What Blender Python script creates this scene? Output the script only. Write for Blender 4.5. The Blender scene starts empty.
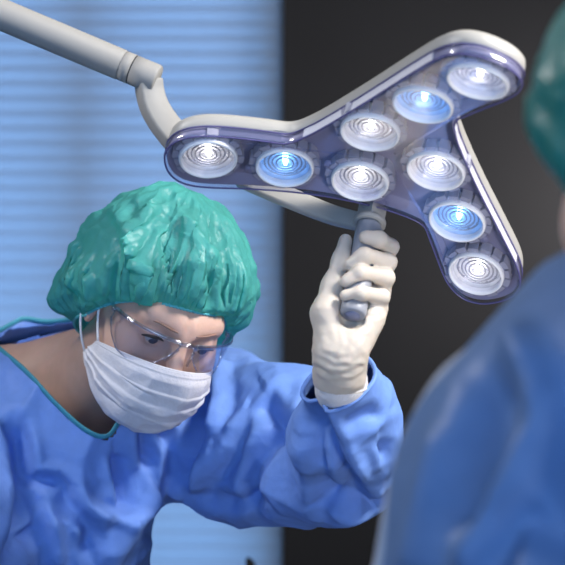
import bpy, bmesh, math, random
import numpy as np
from mathutils import Matrix, Vector, Quaternion

random.seed(3)
SC = bpy.context.scene
COL = SC.collection
CAMZ = 1.45
FPX = 2000.0
PI = math.pi


# ------------------------------------------------------------------ helpers
def at(px, py, Y):
    """a point of the room, Y metres in front of the camera"""
    return np.array([(px - 282.5) / FPX * Y, Y, CAMZ - (py - 282.5) / FPX * Y])


def to_px(P):
    return np.stack([282.5 + FPX * P[:, 0] / P[:, 1], 282.5 - FPX * (P[:, 2] - CAMZ) / P[:, 1]], 1)


def wloc(o):
    v = Vector((0, 0, 0))
    while o is not None:
        v = v + o.location
        o = o.parent
    return v


def make_mesh(name, V, F, smooth=True):
    me = bpy.data.meshes.new(name)
    me.from_pydata([tuple(map(float, v)) for v in V], [], [tuple(int(i) for i in f) for f in F])
    me.validate()
    me.polygons.foreach_set('use_smooth', [smooth] * len(me.polygons))
    me.update()
    return me


def obj(name, V, F, mat, parent=None, smooth=True, origin=None):
    V = np.asarray(V, float)
    base = wloc(parent) if parent is not None else Vector((0, 0, 0))
    org = Vector(origin) if origin is not None else base
    me = make_mesh(name, V - np.array(org)[None], F, smooth)
    o = bpy.data.objects.new(name, me)
    COL.objects.link(o)
    if mat:
        me.materials.append(mat)
    o.location = org - base
    if parent is not None:
        o.parent = parent
    return o


def empty(name, loc):
    o = bpy.data.objects.new(name, None)
    COL.objects.link(o)
    o.location = Vector([float(c) for c in loc])
    o.empty_display_size = .05
    return o


def tag(o, label=None, cat=None, group=None, kind=None):
    if label: o['label'] = label
    if cat: o['category'] = cat
    if group: o['group'] = group
    if kind: o['kind'] = kind
    return o


class MB:
    """collects shapes into one vertex / face list"""
    def __init__(s):
        s.V, s.F, s.n = [], [], 0

    def add(s, V, F):
        V = np.asarray(V, float)
        s.V.append(V)
        s.F += [tuple(i + s.n for i in f) for f in F]
        s.n += len(V)
        return s

    def box(s, lo, hi):
        x0, y0, z0 = lo; x1, y1, z1 = hi
        V = [(x0, y0, z0), (x1, y0, z0), (x1, y1, z0), (x0, y1, z0), (x0, y0, z1), (x1, y0, z1), (x1, y1, z1), (x0, y1, z1)]
        return s.add(V, [(3, 2, 1, 0), (4, 5, 6, 7), (0, 1, 5, 4), (1, 2, 6, 5), (2, 3, 7, 6), (3, 0, 4, 7)])

    def tube(s, P, r, n=12, caps=True, flat=1.0, up=None):
        P = np.asarray(P, float); m = len(P)
        r = np.broadcast_to(np.asarray(r, float), (m,))
        T = np.gradient(P, axis=0); T /= np.linalg.norm(T, axis=1)[:, None]
        a = np.array(up, float) if up is not None else np.array([0.13, .31, .94])
        if abs(a @ T[0]) > .95: a = np.array([1., 0, 0])
        V = []
        N = a - (a @ T[0]) * T[0]; N /= np.linalg.norm(N)
        th = np.arange(n) * 2 * PI / n
        for i in range(m):
            N = N - (N @ T[i]) * T[i]; N /= np.linalg.norm(N)
            Bn = np.cross(T[i], N)
            V.append(P[i] + r[i] * (np.cos(th)[:, None] * N * flat + np.sin(th)[:, None] * Bn))
        V = np.concatenate(V)
        F = [(i * n + j, i * n + (j + 1) % n, (i + 1) * n + (j + 1) % n, (i + 1) * n + j) for i in range(m - 1) for j in range(n)]
        if caps:
            F += [tuple(range(n))[::-1], tuple(range((m - 1) * n, m * n))]
        return s.add(V, F)

    def lathe(s, prof, n=48, M=None):
        """prof: (radius, height) pairs turned about z"""
        th = np.arange(n) * 2 * PI / n
        V = np.concatenate([np.stack([r * np.cos(th), r * np.sin(th), np.full(n, h)], 1) for r, h in prof])
        m = len(prof)
        F = [(i * n + j, i * n + (j + 1) % n, (i + 1) * n + (j + 1) % n, (i + 1) * n + j) for i in range(m - 1) for j in range(n)]
        if prof[0][0] < 1e-5 or True:
            pass
        if M is not None: V = V @ M[0].T + M[1]
        return s.add(V, F)

    def build(s, name, mat, parent=None, smooth=True, origin=None):
        return obj(name, np.concatenate(s.V), s.F, mat, parent, smooth, origin)


def sweep(P, n):
    """smooth curve through points"""
    P = np.asarray(P, float)
    m = len(P)
    d = np.concatenate([[0], np.cumsum(np.sqrt(np.linalg.norm(np.diff(P, axis=0), axis=1)))])
    t = np.linspace(0, d[-1], n)
    T = np.zeros_like(P)
    for i in range(m):
        a, b = max(i - 1, 0), min(i + 1, m - 1)
        T[i] = (P[b] - P[a]) / (d[b] - d[a])
    out = []
    for x in t:
        i = min(max(np.searchsorted(d, x) - 1, 0), m - 2)
        h = d[i + 1] - d[i]; u = (x - d[i]) / h
        out.append((2 * u**3 - 3 * u**2 + 1) * P[i] + (u**3 - 2 * u**2 + u) * h * T[i] + (-2 * u**3 + 3 * u**2) * P[i + 1] + (u**3 - u**2) * h * T[i + 1])
    return np.array(out)


def bevel(o, w, seg=3, angle=40):
    m = o.modifiers.new('bevel', 'BEVEL'); m.width = w; m.segments = seg
    m.limit_method = 'ANGLE'; m.angle_limit = math.radians(angle)
    return o


def solidify(o, t, off=0):
    m = o.modifiers.new('solidify', 'SOLIDIFY'); m.thickness = t; m.offset = off
    return o


# ---- noise
def _hash(i, j, k, s):
    h = (i * 374761393 + j * 668265263 + k * 2147483647 + s * 974634777) & 0xffffffff
    h = ((h ^ (h >> 13)) * 1274126177) & 0xffffffff
    h = (h ^ (h >> 16)) & 0xffffffff
    return h.astype(np.float64) / 4294967295.0 * 2 - 1


def noise(P, s=0):
    P = np.asarray(P, float)
    I = np.floor(P).astype(np.int64); f = P - I
    u = f * f * f * (f * (f * 6 - 15) + 10)
    r = 0
    for a in (0, 1):
        for b in (0, 1):
            for c in (0, 1):
                w = (u[:, 0] if a else 1 - u[:, 0]) * (u[:, 1] if b else 1 - u[:, 1]) * (u[:, 2] if c else 1 - u[:, 2])
                r = r + w * _hash(I[:, 0] + a, I[:, 1] + b, I[:, 2] + c, s)
    return r


def ridged(P, s=0):
    return 1 - 2 * np.abs(noise(P, s))


def creases(P, period, seed, n=9, sharp=1.0, mscale=6.0, dirs=None):
    """straight sharp folds in many directions, each fading in and out along its run"""
    rng = np.random.RandomState(seed)
    wp = np.stack([noise(P * mscale * .7, seed + 31), noise(P * mscale * .7, seed + 32), noise(P * mscale * .7, seed + 33)], 1)
    out = np.zeros(len(P))
    for k in range(n):
        d = rng.normal(size=3) if dirs is None else np.asarray(dirs[k % len(dirs)], float) + .45 * rng.normal(size=3)
        d /= np.linalg.norm(d)
        f = (P @ d) / (period * rng.uniform(.7, 1.5)) + rng.uniform(0, 9) + .35 * (wp @ rng.normal(size=3))
        u = np.abs((f % 1.0) * 2 - 1)                      # triangle wave, sharp at both ends
        u = 1 - u if rng.rand() < .5 else u
        q = np.where(u > .55, (u - .55) / .45, 0) ** sharp    # a tent on a flat ground
        m = np.clip((noise(P * mscale + k * 7.3, seed + k) - .02) / .35, 0, 1)
        out += q * m * (1 if rng.rand() < .6 else -1)
    return out


def tension(P, size, amp, seed, stretch=.5, rnd=.5, flow=None):
    """cloth sagging between a net of sharp ridges: random elongated hollows, highest where two of them meet"""
    rng = np.random.RandomState(seed)
    # one site per occupied cell of a coarse lattice
    K = np.unique(np.floor(P / size).astype(np.int64), axis=0, return_index=True)[1]
    S = P[K] + rng.uniform(-.3, .3, (len(K), 3)) * size
    D = rng.normal(size=(len(S), 3)) * (1 if flow is None else .5)
    if flow is not None: D = D + np.asarray(flow, float)
    D /= np.linalg.norm(D, axis=1)[:, None]
    W = rng.uniform(0, rnd, len(S)) * (size * .5) ** 2
    out = np.empty(len(P))
    for a in range(0, len(P), 4000):
        X = P[a:a + 4000, None] - S[None]
        q = (X * X).sum(2) - (1 - stretch ** 2) * ((X * D[None]).sum(2)) ** 2 + W[None]
        out[a:a + 4000] = q.min(1)
    return amp * np.minimum(out / (size * .5) ** 2, 2.0)


# ---- distance fields
def sph(P, c, r): return np.linalg.norm(P - c, axis=1) - r


def ell(P, c, r):
    r = np.asarray(r, float)
    q = (P - c) / r; k0 = np.linalg.norm(q, axis=1); k1 = np.linalg.norm(q / r, axis=1) + 1e-9
    return k0 * (k0 - 1) / k1


def cone(P, a, b, ra, rb):
    a = np.asarray(a, float); b = np.asarray(b, float)
    ba = b - a; t = np.clip((P - a) @ ba / (ba @ ba), 0, 1)
    return np.linalg.norm(P - a - t[:, None] * ba, axis=1) - (ra + t * (rb - ra))


def chain(P, pts, rs, k=0.0):
    d = None
    for i in range(len(pts) - 1):
        e = cone(P, pts[i], pts[i + 1], rs[i], rs[i + 1])
        d = e if d is None else smin(d, e, k)
    return d


def smin(a, b, k):
    if k <= 0: return np.minimum(a, b)
    h = np.maximum(k - np.abs(a - b), 0) / k
    return np.minimum(a, b) - h * h * k * .25


def smax(a, b, k): return -smin(-a, -b, k)


def axis(segs):
    """segs: (start, end, step) runs joined into one coordinate list"""
    out = []
    for a, b, s in segs:
        n = max(1, int(round((b - a) / s)))
        out += list(np.linspace(a, b, n, endpoint=False))
    out.append(segs[-1][1])
    return np.array(out)


def nets(fn, xs, ys, zs):
    nx, ny, nz = len(xs), len(ys), len(zs)
    D = np.empty((nx, ny, nz), np.float32)
    step = max(1, 400000 // (ny * nz))
    Yg, Zg = np.meshgrid(ys, zs, indexing='ij')
    for i in range(0, nx, step):
        j = min(nx, i + step)
        P = np.empty((j - i, ny, nz, 3))
        P[..., 0] = xs[i:j, None, None]; P[..., 1] = Yg; P[..., 2] = Zg
        D[i:j] = fn(P.reshape(-1, 3)).reshape(j - i, ny, nz)
    S = D < 0
    cnt = np.zeros((nx - 1, ny - 1, nz - 1), np.int8)
    for a in (0, 1):
        for b in (0, 1):
            for c in (0, 1):
                cnt += S[a:nx - 1 + a, b:ny - 1 + b, c:nz - 1 + c]
    act = (cnt > 0) & (cnt < 8)
    I = np.argwhere(act)
    idx = np.full(act.shape, -1, np.int64); idx[act] = np.arange(len(I))
    C = [xs, ys, zs]
    acc = np.zeros((len(I), 3)); num = np.zeros(len(I))
    corners = [(a, b, c) for a in (0, 1) for b in (0, 1) for c in (0, 1)]
    for p in corners:
        for ax in range(3):
            if p[ax]: continue
            q = list(p); q[ax] = 1
            d0 = D[I[:, 0] + p[0], I[:, 1] + p[1], I[:, 2] + p[2]]
            d1 = D[I[:, 0] + q[0], I[:, 1] + q[1], I[:, 2] + q[2]]
            m = (d0 < 0) != (d1 < 0)
            t = np.where(m, d0 / np.where(m, d0 - d1, 1), 0)
            pos = np.empty((len(I), 3))
            for k in range(3):
                lo = C[k][I[:, k] + p[k]]
                pos[:, k] = lo if k != ax else lo + t * (C[k][I[:, k] + 1] - lo)
            acc[m] += pos[m]; num[m] += 1
    V = acc / num[:, None]
    F = []
    for ax in range(3):
        b, c = (ax + 1) % 3, (ax + 2) % 3
        lo = [slice(None)] * 3; hi = [slice(None)] * 3
        lo[ax] = slice(0, -1); hi[ax] = slice(1, None)
        s0 = S[tuple(lo)]; s1 = S[tuple(hi)]
        E = np.argwhere(s0 != s1)
        E = E[(E[:, b] > 0) & (E[:, c] > 0) & (E[:, b] < S.shape[b] - 1) & (E[:, c] < S.shape[c] - 1)]
        flip = s0[E[:, 0], E[:, 1], E[:, 2]]
        def cell(db, dc):
            q = E.copy(); q[:, b] -= db; q[:, c] -= dc
            return idx[q[:, 0], q[:, 1], q[:, 2]]
        Q = np.stack([cell(1, 1), cell(0, 1), cell(0, 0), cell(1, 0)], 1)
        Q[~flip] = Q[~flip][:, ::-1]
        F.append(Q)
    F = np.concatenate(F)
    F = F[(F >= 0).all(1)]
    return V, F


def normals(V, F):
    F = np.asarray(F)
    n = np.cross(V[F[:, 2]] - V[F[:, 0]], V[F[:, 3]] - V[F[:, 1]])
    N = np.zeros_like(V)
    for k in range(4): np.add.at(N, F[:, k], n)
    return N / (np.linalg.norm(N, axis=1)[:, None] + 1e-12)


def relax(V, F, it, w=.5):
    F = np.asarray(F)
    E = np.concatenate([F[:, [0, 1]], F[:, [1, 2]], F[:, [2, 3]], F[:, [3, 0]]])
    deg = np.zeros(len(V)); np.add.at(deg, E[:, 0], 1); np.add.at(deg, E[:, 1], 1)
    for _ in range(it):
        A = np.zeros_like(V); np.add.at(A, E[:, 0], V[E[:, 1]]); np.add.at(A, E[:, 1], V[E[:, 0]])
        V = V + w * (A / np.maximum(deg, 1)[:, None] - V)
    return V


def _edges(F, diag=True):
    F = np.asarray(F)
    E = [F[:, [0, 1]], F[:, [1, 2]], F[:, [2, 3]], F[:, [3, 0]]]
    if diag: E += [F[:, [0, 2]], F[:, [1, 3]]]
    E = np.sort(np.concatenate(E), 1)
    return np.unique(E, axis=0)


def buckle(V, F, N, grow, lo, hi, it=120, bend=.25, start=None, grav=0.0, pin=None, stiff=.9):
    """cloth cut larger than the body under it: it buckles into folds and stays close to the body"""
    E = _edges(F); i, j = E[:, 0], E[:, 1]; n = len(V)
    g = grow if np.ndim(grow) == 0 else .5 * (grow[i] + grow[j])
    L0 = np.linalg.norm(V[j] - V[i], axis=1) * (1 + g)
    Ei = _edges(F, False); a, b = Ei[:, 0], Ei[:, 1]
    deg = np.bincount(i, minlength=n) + np.bincount(j, minlength=n)
    dg2 = np.maximum(np.bincount(a, minlength=n) + np.bincount(b, minlength=n), 1)[:, None]

    def gather(p, q, X, sgn):
        return np.stack([np.bincount(p, X[:, k], n) + sgn * np.bincount(q, X[:, k], n) for k in range(3)], 1)

    def lap(U):
        return np.stack([(np.bincount(a, U[b, k], n) + np.bincount(b, U[a, k], n)) for k in range(3)], 1) / dg2 - U
    P = V.copy() if start is None else start.copy()
    free = np.ones(n) if pin is None else 1 - pin
    for t in range(it):
        d = P[j] - P[i]; l = np.linalg.norm(d, axis=1) + 1e-9
        c = d * (.5 * (l - L0) / l)[:, None]
        P = P + gather(i, j, c, -1) / deg[:, None] * (2 * stiff) * free[:, None]
        U = P - V
        l1 = lap(U)
        U = U - bend * lap(l1) * .5 * free[:, None] + .02 * l1 * bend
        if grav: U[:, 2] -= grav * free
        w = (U * N).sum(1)
        w2 = np.where(w < lo, lo + .2 * (w - lo), np.where(w > hi, hi + .2 * (w - hi), w))
        tg = U - w[:, None] * N
        U = tg * .98 + w2[:, None] * N
        P = V + U
    return P


def subdiv(V, F):
    """split every quad in four"""
    F = np.asarray(F); n = len(V)
    E = np.sort(np.concatenate([F[:, [0, 1]], F[:, [1, 2]], F[:, [2, 3]], F[:, [3, 0]]]), 1)
    Eu, inv = np.unique(E, axis=0, return_inverse=True); inv = inv.reshape(-1)
    m = len(F); e = [inv[k * m:(k + 1) * m] + n for k in range(4)]
    c = np.arange(m) + n + len(Eu)
    V2 = np.concatenate([V, V[Eu].mean(1), V[F].mean(1)])
    Q = np.concatenate([np.stack([F[:, k], e[k], c, e[k - 1]], 1) for k in range(4)])
    return V2, Q


def border(V, F, near, far):
    """points of the open border close to a point, ordered round it"""
    F = np.asarray(F)
    E = np.sort(np.concatenate([F[:, [0, 1]], F[:, [1, 2]], F[:, [2, 3]], F[:, [3, 0]]]), 1)
    Eu, cnt = np.unique(E, axis=0, return_counts=True)
    ids = np.unique(Eu[cnt == 1])
    return ids[np.linalg.norm(V[ids] - near, axis=1) < far]


def drop(V, F, kill):
    """remove vertices marked in kill"""
    F = np.asarray(F); keep = ~kill
    F = F[keep[F].all(1)]
    m = np.cumsum(keep) - 1
    return V[keep], m[F]


def in_poly(p, poly):
    poly = np.asarray(poly, float)
    x, y = p[:, 0], p[:, 1]; r = np.zeros(len(p), bool)
    j = len(poly) - 1
    for i in range(len(poly)):
        xi, yi = poly[i]; xj, yj = poly[j]
        c = ((yi > y) != (yj > y)) & (x < (xj - xi) * (y - yi) / (yj - yi + 1e-12) + xi)
        r ^= c; j = i
    return r


def seg_dist(p, L):
    """distance and signed side of 2-D points to a polyline, and the run along it"""
    L = np.asarray(L, float); best = np.full(len(p), 1e9); side = np.zeros(len(p)); run = np.zeros(len(p))
    n = len(L) - 1
    for i in range(n):
        a, b = L[i], L[i + 1]; d = b - a
        tt = np.clip((p - a) @ d / (d @ d), 0, 1)
        q = p - a - tt[:, None] * d; e = np.linalg.norm(q, axis=1)
        m = e < best
        best[m] = e[m]; side[m] = np.sign(d[0] * q[m, 1] - d[1] * q[m, 0]); run[m] = (i + tt[m]) / n
    return best, side, run


# ------------------------------------------------------------------ materials
def mat(name, color, rough=.5, metal=0.0, spec=.5, sss=0.0, sheen=0.0, coat=0.0, noise_scale=0, noise_amt=0.0, bump=0.0, bump_scale=200, emit=None, strength=0):
    m = bpy.data.materials.new(name); m.use_nodes = True
    nt = m.node_tree; b = nt.nodes['Principled BSDF']
    b.inputs['Base Color'].default_value = (*color, 1)
    b.inputs['Roughness'].default_value = rough
    b.inputs['Metallic'].default_value = metal
    b.inputs['Specular IOR Level'].default_value = spec
    if sss:
        b.inputs['Subsurface Weight'].default_value = sss
        b.inputs['Subsurface Radius'].default_value = (1, .35, .2)
        b.inputs['Subsurface Scale'].default_value = .008
    if sheen:
        b.inputs['Sheen Weight'].default_value = sheen; b.inputs['Sheen Roughness'].default_value = .4
    if coat:
        b.inputs['Coat Weight'].default_value = coat; b.inputs['Coat Roughness'].default_value = .1
    if emit:
        b.inputs['Emission Color'].default_value = (*emit, 1); b.inputs['Emission Strength'].default_value = strength
    tc = nt.nodes.new('ShaderNodeTexCoord')
    if noise_amt:
        n = nt.nodes.new('ShaderNodeTexNoise'); n.inputs['Scale'].default_value = noise_scale; n.inputs['Detail'].default_value = 5
        nt.links.new(tc.outputs['Object'], n.inputs['Vector'])
        mx = nt.nodes.new('ShaderNodeMixRGB'); mx.blend_type = 'MULTIPLY'
        mx.inputs['Color1'].default_value = (*color, 1)
        rp = nt.nodes.new('ShaderNodeMapRange'); rp.inputs['From Min'].default_value = .3; rp.inputs['From Max'].default_value = .7
        rp.inputs['To Min'].default_value = 1 - noise_amt; rp.inputs['To Max'].default_value = 1
        nt.links.new(n.outputs['Fac'], rp.inputs['Value']); mx.inputs['Fac'].default_value = 1
        nt.links.new(rp.outputs['Result'], mx.inputs['Color2']); nt.links.new(mx.outputs['Color'], b.inputs['Base Color'])
    if bump:
        n2 = nt.nodes.new('ShaderNodeTexNoise'); n2.inputs['Scale'].default_value = bump_scale; n2.inputs['Detail'].default_value = 6
        nt.links.new(tc.outputs['Object'], n2.inputs['Vector'])
        bp = nt.nodes.new('ShaderNodeBump'); bp.inputs['Strength'].default_value = bump; bp.inputs['Distance'].default_value = .002
        nt.links.new(n2.outputs['Fac'], bp.inputs['Height']); nt.links.new(bp.outputs['Normal'], b.inputs['Normal'])
    return m


def clear_mat(name, tint, gloss=.06, rough=.03, edge=.35, gcol=(1, 1, 1)):
    """thin clear plastic: light passes straight through with a tint, edges reflect"""
    m = bpy.data.materials.new(name); m.use_nodes = True
    nt = m.node_tree; nt.nodes.clear()
    o = nt.nodes.new('ShaderNodeOutputMaterial')
    t = nt.nodes.new('ShaderNodeBsdfTransparent'); t.inputs[0].default_value = (*tint, 1)
    g = nt.nodes.new('ShaderNodeBsdfGlossy'); g.inputs['Roughness'].default_value = rough; g.inputs[0].default_value = (*gcol, 1)
    lw = nt.nodes.new('ShaderNodeLayerWeight'); lw.inputs['Blend'].default_value = .35
    mr = nt.nodes.new('ShaderNodeMapRange'); mr.inputs['To Min'].default_value = gloss; mr.inputs['To Max'].default_value = edge
    nt.links.new(lw.outputs['Facing'], mr.inputs['Value'])
    mx = nt.nodes.new('ShaderNodeMixShader')
    nt.links.new(mr.outputs['Result'], mx.inputs[0]); nt.links.new(t.outputs[0], mx.inputs[1]); nt.links.new(g.outputs[0], mx.inputs[2])
    nt.links.new(mx.outputs[0], o.inputs[0])
    return m


def cloth_mat(name, color, trans=.25, clear=0.0, gloss=.12, rough=.4, bump=.4, bscale=60, tcol=None, vary=.12, crinkle=0.0, cscale=20):
    """thin non-woven sheet: diffuse, some light through it, a soft shine"""
    m = bpy.data.materials.new(name); m.use_nodes = True
    nt = m.node_tree; nt.nodes.clear(); L = nt.links.new
    o = nt.nodes.new('ShaderNodeOutputMaterial')
    tc = nt.nodes.new('ShaderNodeTexCoord')
    n = nt.nodes.new('ShaderNodeTexNoise'); n.inputs['Scale'].default_value = bscale; n.inputs['Detail'].default_value = 8; n.inputs['Roughness'].default_value = .6
    L(tc.outputs['Object'], n.inputs['Vector'])
    bp = nt.nodes.new('ShaderNodeBump'); bp.inputs['Strength'].default_value = bump; bp.inputs['Distance'].default_value = .003
    L(n.outputs['Fac'], bp.inputs['Height'])
    if crinkle:
        n3 = nt.nodes.new('ShaderNodeTexNoise'); n3.inputs['Scale'].default_value = 9; n3.inputs['Detail'].default_value = 2
        L(tc.outputs['Object'], n3.inputs['Vector'])
        ma = nt.nodes.new('ShaderNodeMixRGB'); ma.blend_type = 'LINEAR_LIGHT'; ma.inputs['Fac'].default_value = .10
        L(tc.outputs['Object'], ma.inputs['Color1']); L(n3.outputs['Color'], ma.inputs['Color2'])
        prev = bp
        for q, (sc, st_) in enumerate(((cscale, 1.0), (cscale * 2.3, .55))):
            vo = nt.nodes.new('ShaderNodeTexVoronoi'); vo.feature = 'DISTANCE_TO_EDGE'; vo.inputs['Scale'].default_value = sc
            L(ma.outputs[0], vo.inputs['Vector'])
            cl = nt.nodes.new('ShaderNodeMapRange'); cl.inputs['From Max'].default_value = .28; cl.inputs['To Min'].default_value = 1; cl.inputs['To Max'].default_value = 0
            L(vo.outputs['Distance'], cl.inputs['Value'])
            b2 = nt.nodes.new('ShaderNodeBump'); b2.inputs['Strength'].default_value = crinkle * st_; b2.inputs['Distance'].default_value = .12 / sc
            L(cl.outputs[0], b2.inputs['Height']); L(prev.outputs[0], b2.inputs['Normal']); prev = b2
        bp = prev
    mc = nt.nodes.new('ShaderNodeMixRGB'); mc.blend_type = 'MULTIPLY'; mc.inputs['Fac'].default_value = 1
    mc.inputs['Color1'].default_value = (*color, 1)
    mr = nt.nodes.new('ShaderNodeMapRange'); mr.inputs['From Min'].default_value = .35; mr.inputs['From Max'].default_value = .65
    mr.inputs['To Min'].default_value = 1 - vary; mr.inputs['To Max'].default_value = 1
    L(n.outputs['Fac'], mr.inputs['Value']); L(mr.outputs['Result'], mc.inputs['Color2'])
    d = nt.nodes.new('ShaderNodeBsdfDiffuse'); L(mc.outputs[0], d.inputs['Color']); L(bp.outputs[0], d.inputs['Normal'])
    t = nt.nodes.new('ShaderNodeBsdfTranslucent'); t.inputs['Color'].default_value = (*(tcol or color), 1); L(bp.outputs[0], t.inputs['Normal'])
    m1 = nt.nodes.new('ShaderNodeMixShader'); m1.inputs[0].default_value = trans
    L(d.outputs[0], m1.inputs[1]); L(t.outputs[0], m1.inputs[2])
    g = nt.nodes.new('ShaderNodeBsdfGlossy'); g.inputs['Roughness'].default_value = rough; L(bp.outputs[0], g.inputs['Normal'])
    lw = nt.nodes.new('ShaderNodeLayerWeight'); lw.inputs['Blend'].default_value = .25
    mg = nt.nodes.new('ShaderNodeMapRange'); mg.inputs['To Min'].default_value = gloss * .5; mg.inputs['To Max'].default_value = min(1, gloss * 3)
    L(lw.outputs['Facing'], mg.inputs['Value'])
    m2 = nt.nodes.new('ShaderNodeMixShader'); L(mg.outputs[0], m2.inputs[0]); L(m1.outputs[0], m2.inputs[1]); L(g.outputs[0], m2.inputs[2])
    last = m2
    if clear:
        tr = nt.nodes.new('ShaderNodeBsdfTransparent'); tr.inputs[0].default_value = (*(tcol or color), 1)
        m3 = nt.nodes.new('ShaderNodeMixShader'); m3.inputs[0].default_value = clear
        L(m2.outputs[0], m3.inputs[1]); L(tr.outputs[0], m3.inputs[2]); last = m3
    L(last.outputs[0], o.inputs[0])
    return m


M_wall = mat('charcoal_wall_paint', (.014, .0135, .014), .75, spec=.12, noise_scale=3, noise_amt=.12, bump=.06, bump_scale=90)
M_side = mat('grey_wall_paint', (.09, .092, .10), .7, noise_scale=3, noise_amt=.1)
M_floor = mat('grey_vinyl_floor', (.11, .112, .118), .35, noise_scale=40, noise_amt=.2)
M_ceil = mat('white_ceiling_paint', (.22, .22, .23), .8, noise_scale=6, noise_amt=.05)
M_winframe = mat('window_frame_paint', (.25, .27, .3), .4)
M_glass = clear_mat('window_glass', (.96, .98, 1), .03, .02, .3)
M_slat = cloth_mat('blind_slat', (.30, .32, .35), .72, gloss=.03, rough=.4, bump=.02, vary=.02, tcol=(.56, .58, .61))
M_rail = mat('blind_rail', (.5, .52, .56), .4)
M_grey = mat('lamp_light_grey_plastic', (.34, .328, .305), .42, noise_scale=20, noise_amt=.03)
M_arm = mat('support_arm_paint', (.29, .279, .262), .62, noise_scale=14, noise_amt=.03)
M_dark = mat('dark_rubber', (.02, .02, .022), .5)
M_face = mat('lamp_face_violet_grey', (.235, .23, .335), .45, noise_scale=12, noise_amt=.06, coat=.1)
M_cover = clear_mat('clear_violet_tinted_cover', (.93, .93, .985), .035, .10, .35)
M_strip = mat('edge_strip_white', (.82, .81, .79), .3)
M_ring = mat('lens_ring_white', (.90, .88, .86), .35)
M_ringg = mat('lens_collar_grey', (.36, .36, .42), .4)
M_bowl = mat('reflector_silver', (.85, .85, .85), .25, metal=.3)
M_bowlb = mat('reflector_blue_glow', (.62, .80, .98), .25, metal=.3)  # silver reflector with the blue LED glow put into its colour
M_lens = clear_mat('clear_lens_plastic', (.97, .97, .98), .05, .05, .4)
M_ridge = mat('lens_ridge', (.50, .50, .53), .2, metal=.5)
M_ledw = mat('led_white', (1, 1, 1), .4, emit=(1, .97, .94), strength=14)
M_ledb = mat('led_blue', (.6, .8, 1), .4, emit=(.25, .55, 1), strength=18)
M_handle = mat('handle_grey_plastic', (.27, .28, .32), .42, noise_scale=60, noise_amt=.05)
M_skin = mat('skin', (.65, .415, .33), .45, spec=.35, sss=.18, noise_scale=50, noise_amt=.12, bump=.12, bump_scale=350)
M_eye = mat('eye_white', (.50, .48, .48), .15)
M_iris = mat('iris_dark', (.06, .06, .09), .1)
M_hair = mat('brown_hair', (.085, .05, .032), .5, noise_scale=120, noise_amt=.5)
M_lash = mat('dark_lashes', (.03, .02, .018), .7)
M_brow = mat('eyebrow_hair', (.30, .175, .13), .8)
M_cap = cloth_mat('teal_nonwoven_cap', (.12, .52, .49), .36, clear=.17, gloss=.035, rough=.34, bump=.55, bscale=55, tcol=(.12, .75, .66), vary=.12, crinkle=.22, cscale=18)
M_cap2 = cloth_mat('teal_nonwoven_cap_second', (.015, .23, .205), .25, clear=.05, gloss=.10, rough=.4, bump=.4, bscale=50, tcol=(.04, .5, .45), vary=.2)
M_mask = cloth_mat('white_mask_fleece', (.88, .86, .90), .25, gloss=.05, rough=.5, bump=.35, bscale=160, vary=.05)
M_loop = mat('white_elastic', (.80, .79, .80), .6)
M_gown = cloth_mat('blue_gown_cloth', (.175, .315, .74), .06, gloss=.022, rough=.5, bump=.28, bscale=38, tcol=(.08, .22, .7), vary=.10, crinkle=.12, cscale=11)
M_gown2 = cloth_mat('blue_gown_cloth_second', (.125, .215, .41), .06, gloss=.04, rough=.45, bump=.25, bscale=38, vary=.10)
M_trim = mat('teal_neck_binding', (.05, .28, .36), .6, bump=.3, bump_scale=300)
M_knit = mat('white_knit_cuff', (.78, .76, .78), .8, bump=.6, bump_scale=500)
M_glove = mat('ivory_latex_glove', (.57, .505, .435), .45, spec=.4, sss=.12, noise_scale=30, noise_amt=.08, bump=.12, bump_scale=220)
M_gog = clear_mat('clear_goggle_plastic', (.90, .92, .97), .02, .02, .35)
M_gogr = clear_mat('clear_goggle_rim', (.80, .82, .88), .12, .06, .6)
M_black = mat('black_plastic', (.005, .005, .006), .6, spec=.15)

# ------------------------------------------------------------------ the room
X0, X1, YB, YF, ZT = -2.6, 2.6, 4.5, -1.6, 2.75
floor = MB().box((X0 - .1, YF, -.1), (X1 + .1, YB + .2, 0)).build('floor', M_floor, smooth=False); tag(floor, kind='structure')
ceil = MB().box((X0 - .1, YF, ZT), (X1 + .1, YB + .2, ZT + .1)).build('ceiling', M_ceil, smooth=False); tag(ceil, kind='structure')
wx1 = at(283, 0, YB)[0]; wx0 = -1.75; wz0, wz1 = .45, 2.5
wb = MB()
wb.box((X0 - .1, YB, 0), (wx0, YB + .2, ZT)).box((wx1, YB, 0), (X1 + .1, YB + .2, ZT)).box((wx0, YB, 0), (wx1, YB + .2, wz0)).box((wx0, YB, wz1), (wx1, YB + .2, ZT))
tag(wb.build('wall_back', M_wall, smooth=False), kind='structure')
tag(MB().box((X0 - .1, YF, 0), (X0, YB, ZT)).build('wall_left', M_side, smooth=False), kind='structure')
tag(MB().box((X1, YF, 0), (X1 + .1, YB, ZT)).build('wall_right', M_side, smooth=False), kind='structure')
w = MB()
fw = .05
w.box((wx0, YB + .10, wz0), (wx0 + fw, YB + .16, wz1)).box((wx1 - fw, YB + .10, wz0), (wx1, YB + .16, wz1))
w.box((wx0 + fw, YB + .10, wz0), (wx1 - fw, YB + .16, wz0 + fw)).box((wx0 + fw, YB + .10, wz1 - fw), (wx1 - fw, YB + .16, wz1))
mull = at(80, 0, YB)[0]
w.box((mull - .03, YB + .10, wz0 + fw), (mull + .03, YB + .16, wz1 - fw))
win = w.build('window_1', M_winframe, smooth=False); tag(win, kind='structure')
pane = MB().box((wx0 + fw, YB + .128, wz0 + fw), (wx1 - fw, YB + .132, wz1 - fw)).build('glass_pane', M_glass, win, smooth=False)
sill = MB().box((wx0, YB - .03, wz0 - .03), (wx1, YB + .1, wz0)).build('trim_1', M_winframe, smooth=False); tag(sill, kind='structure')

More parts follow.
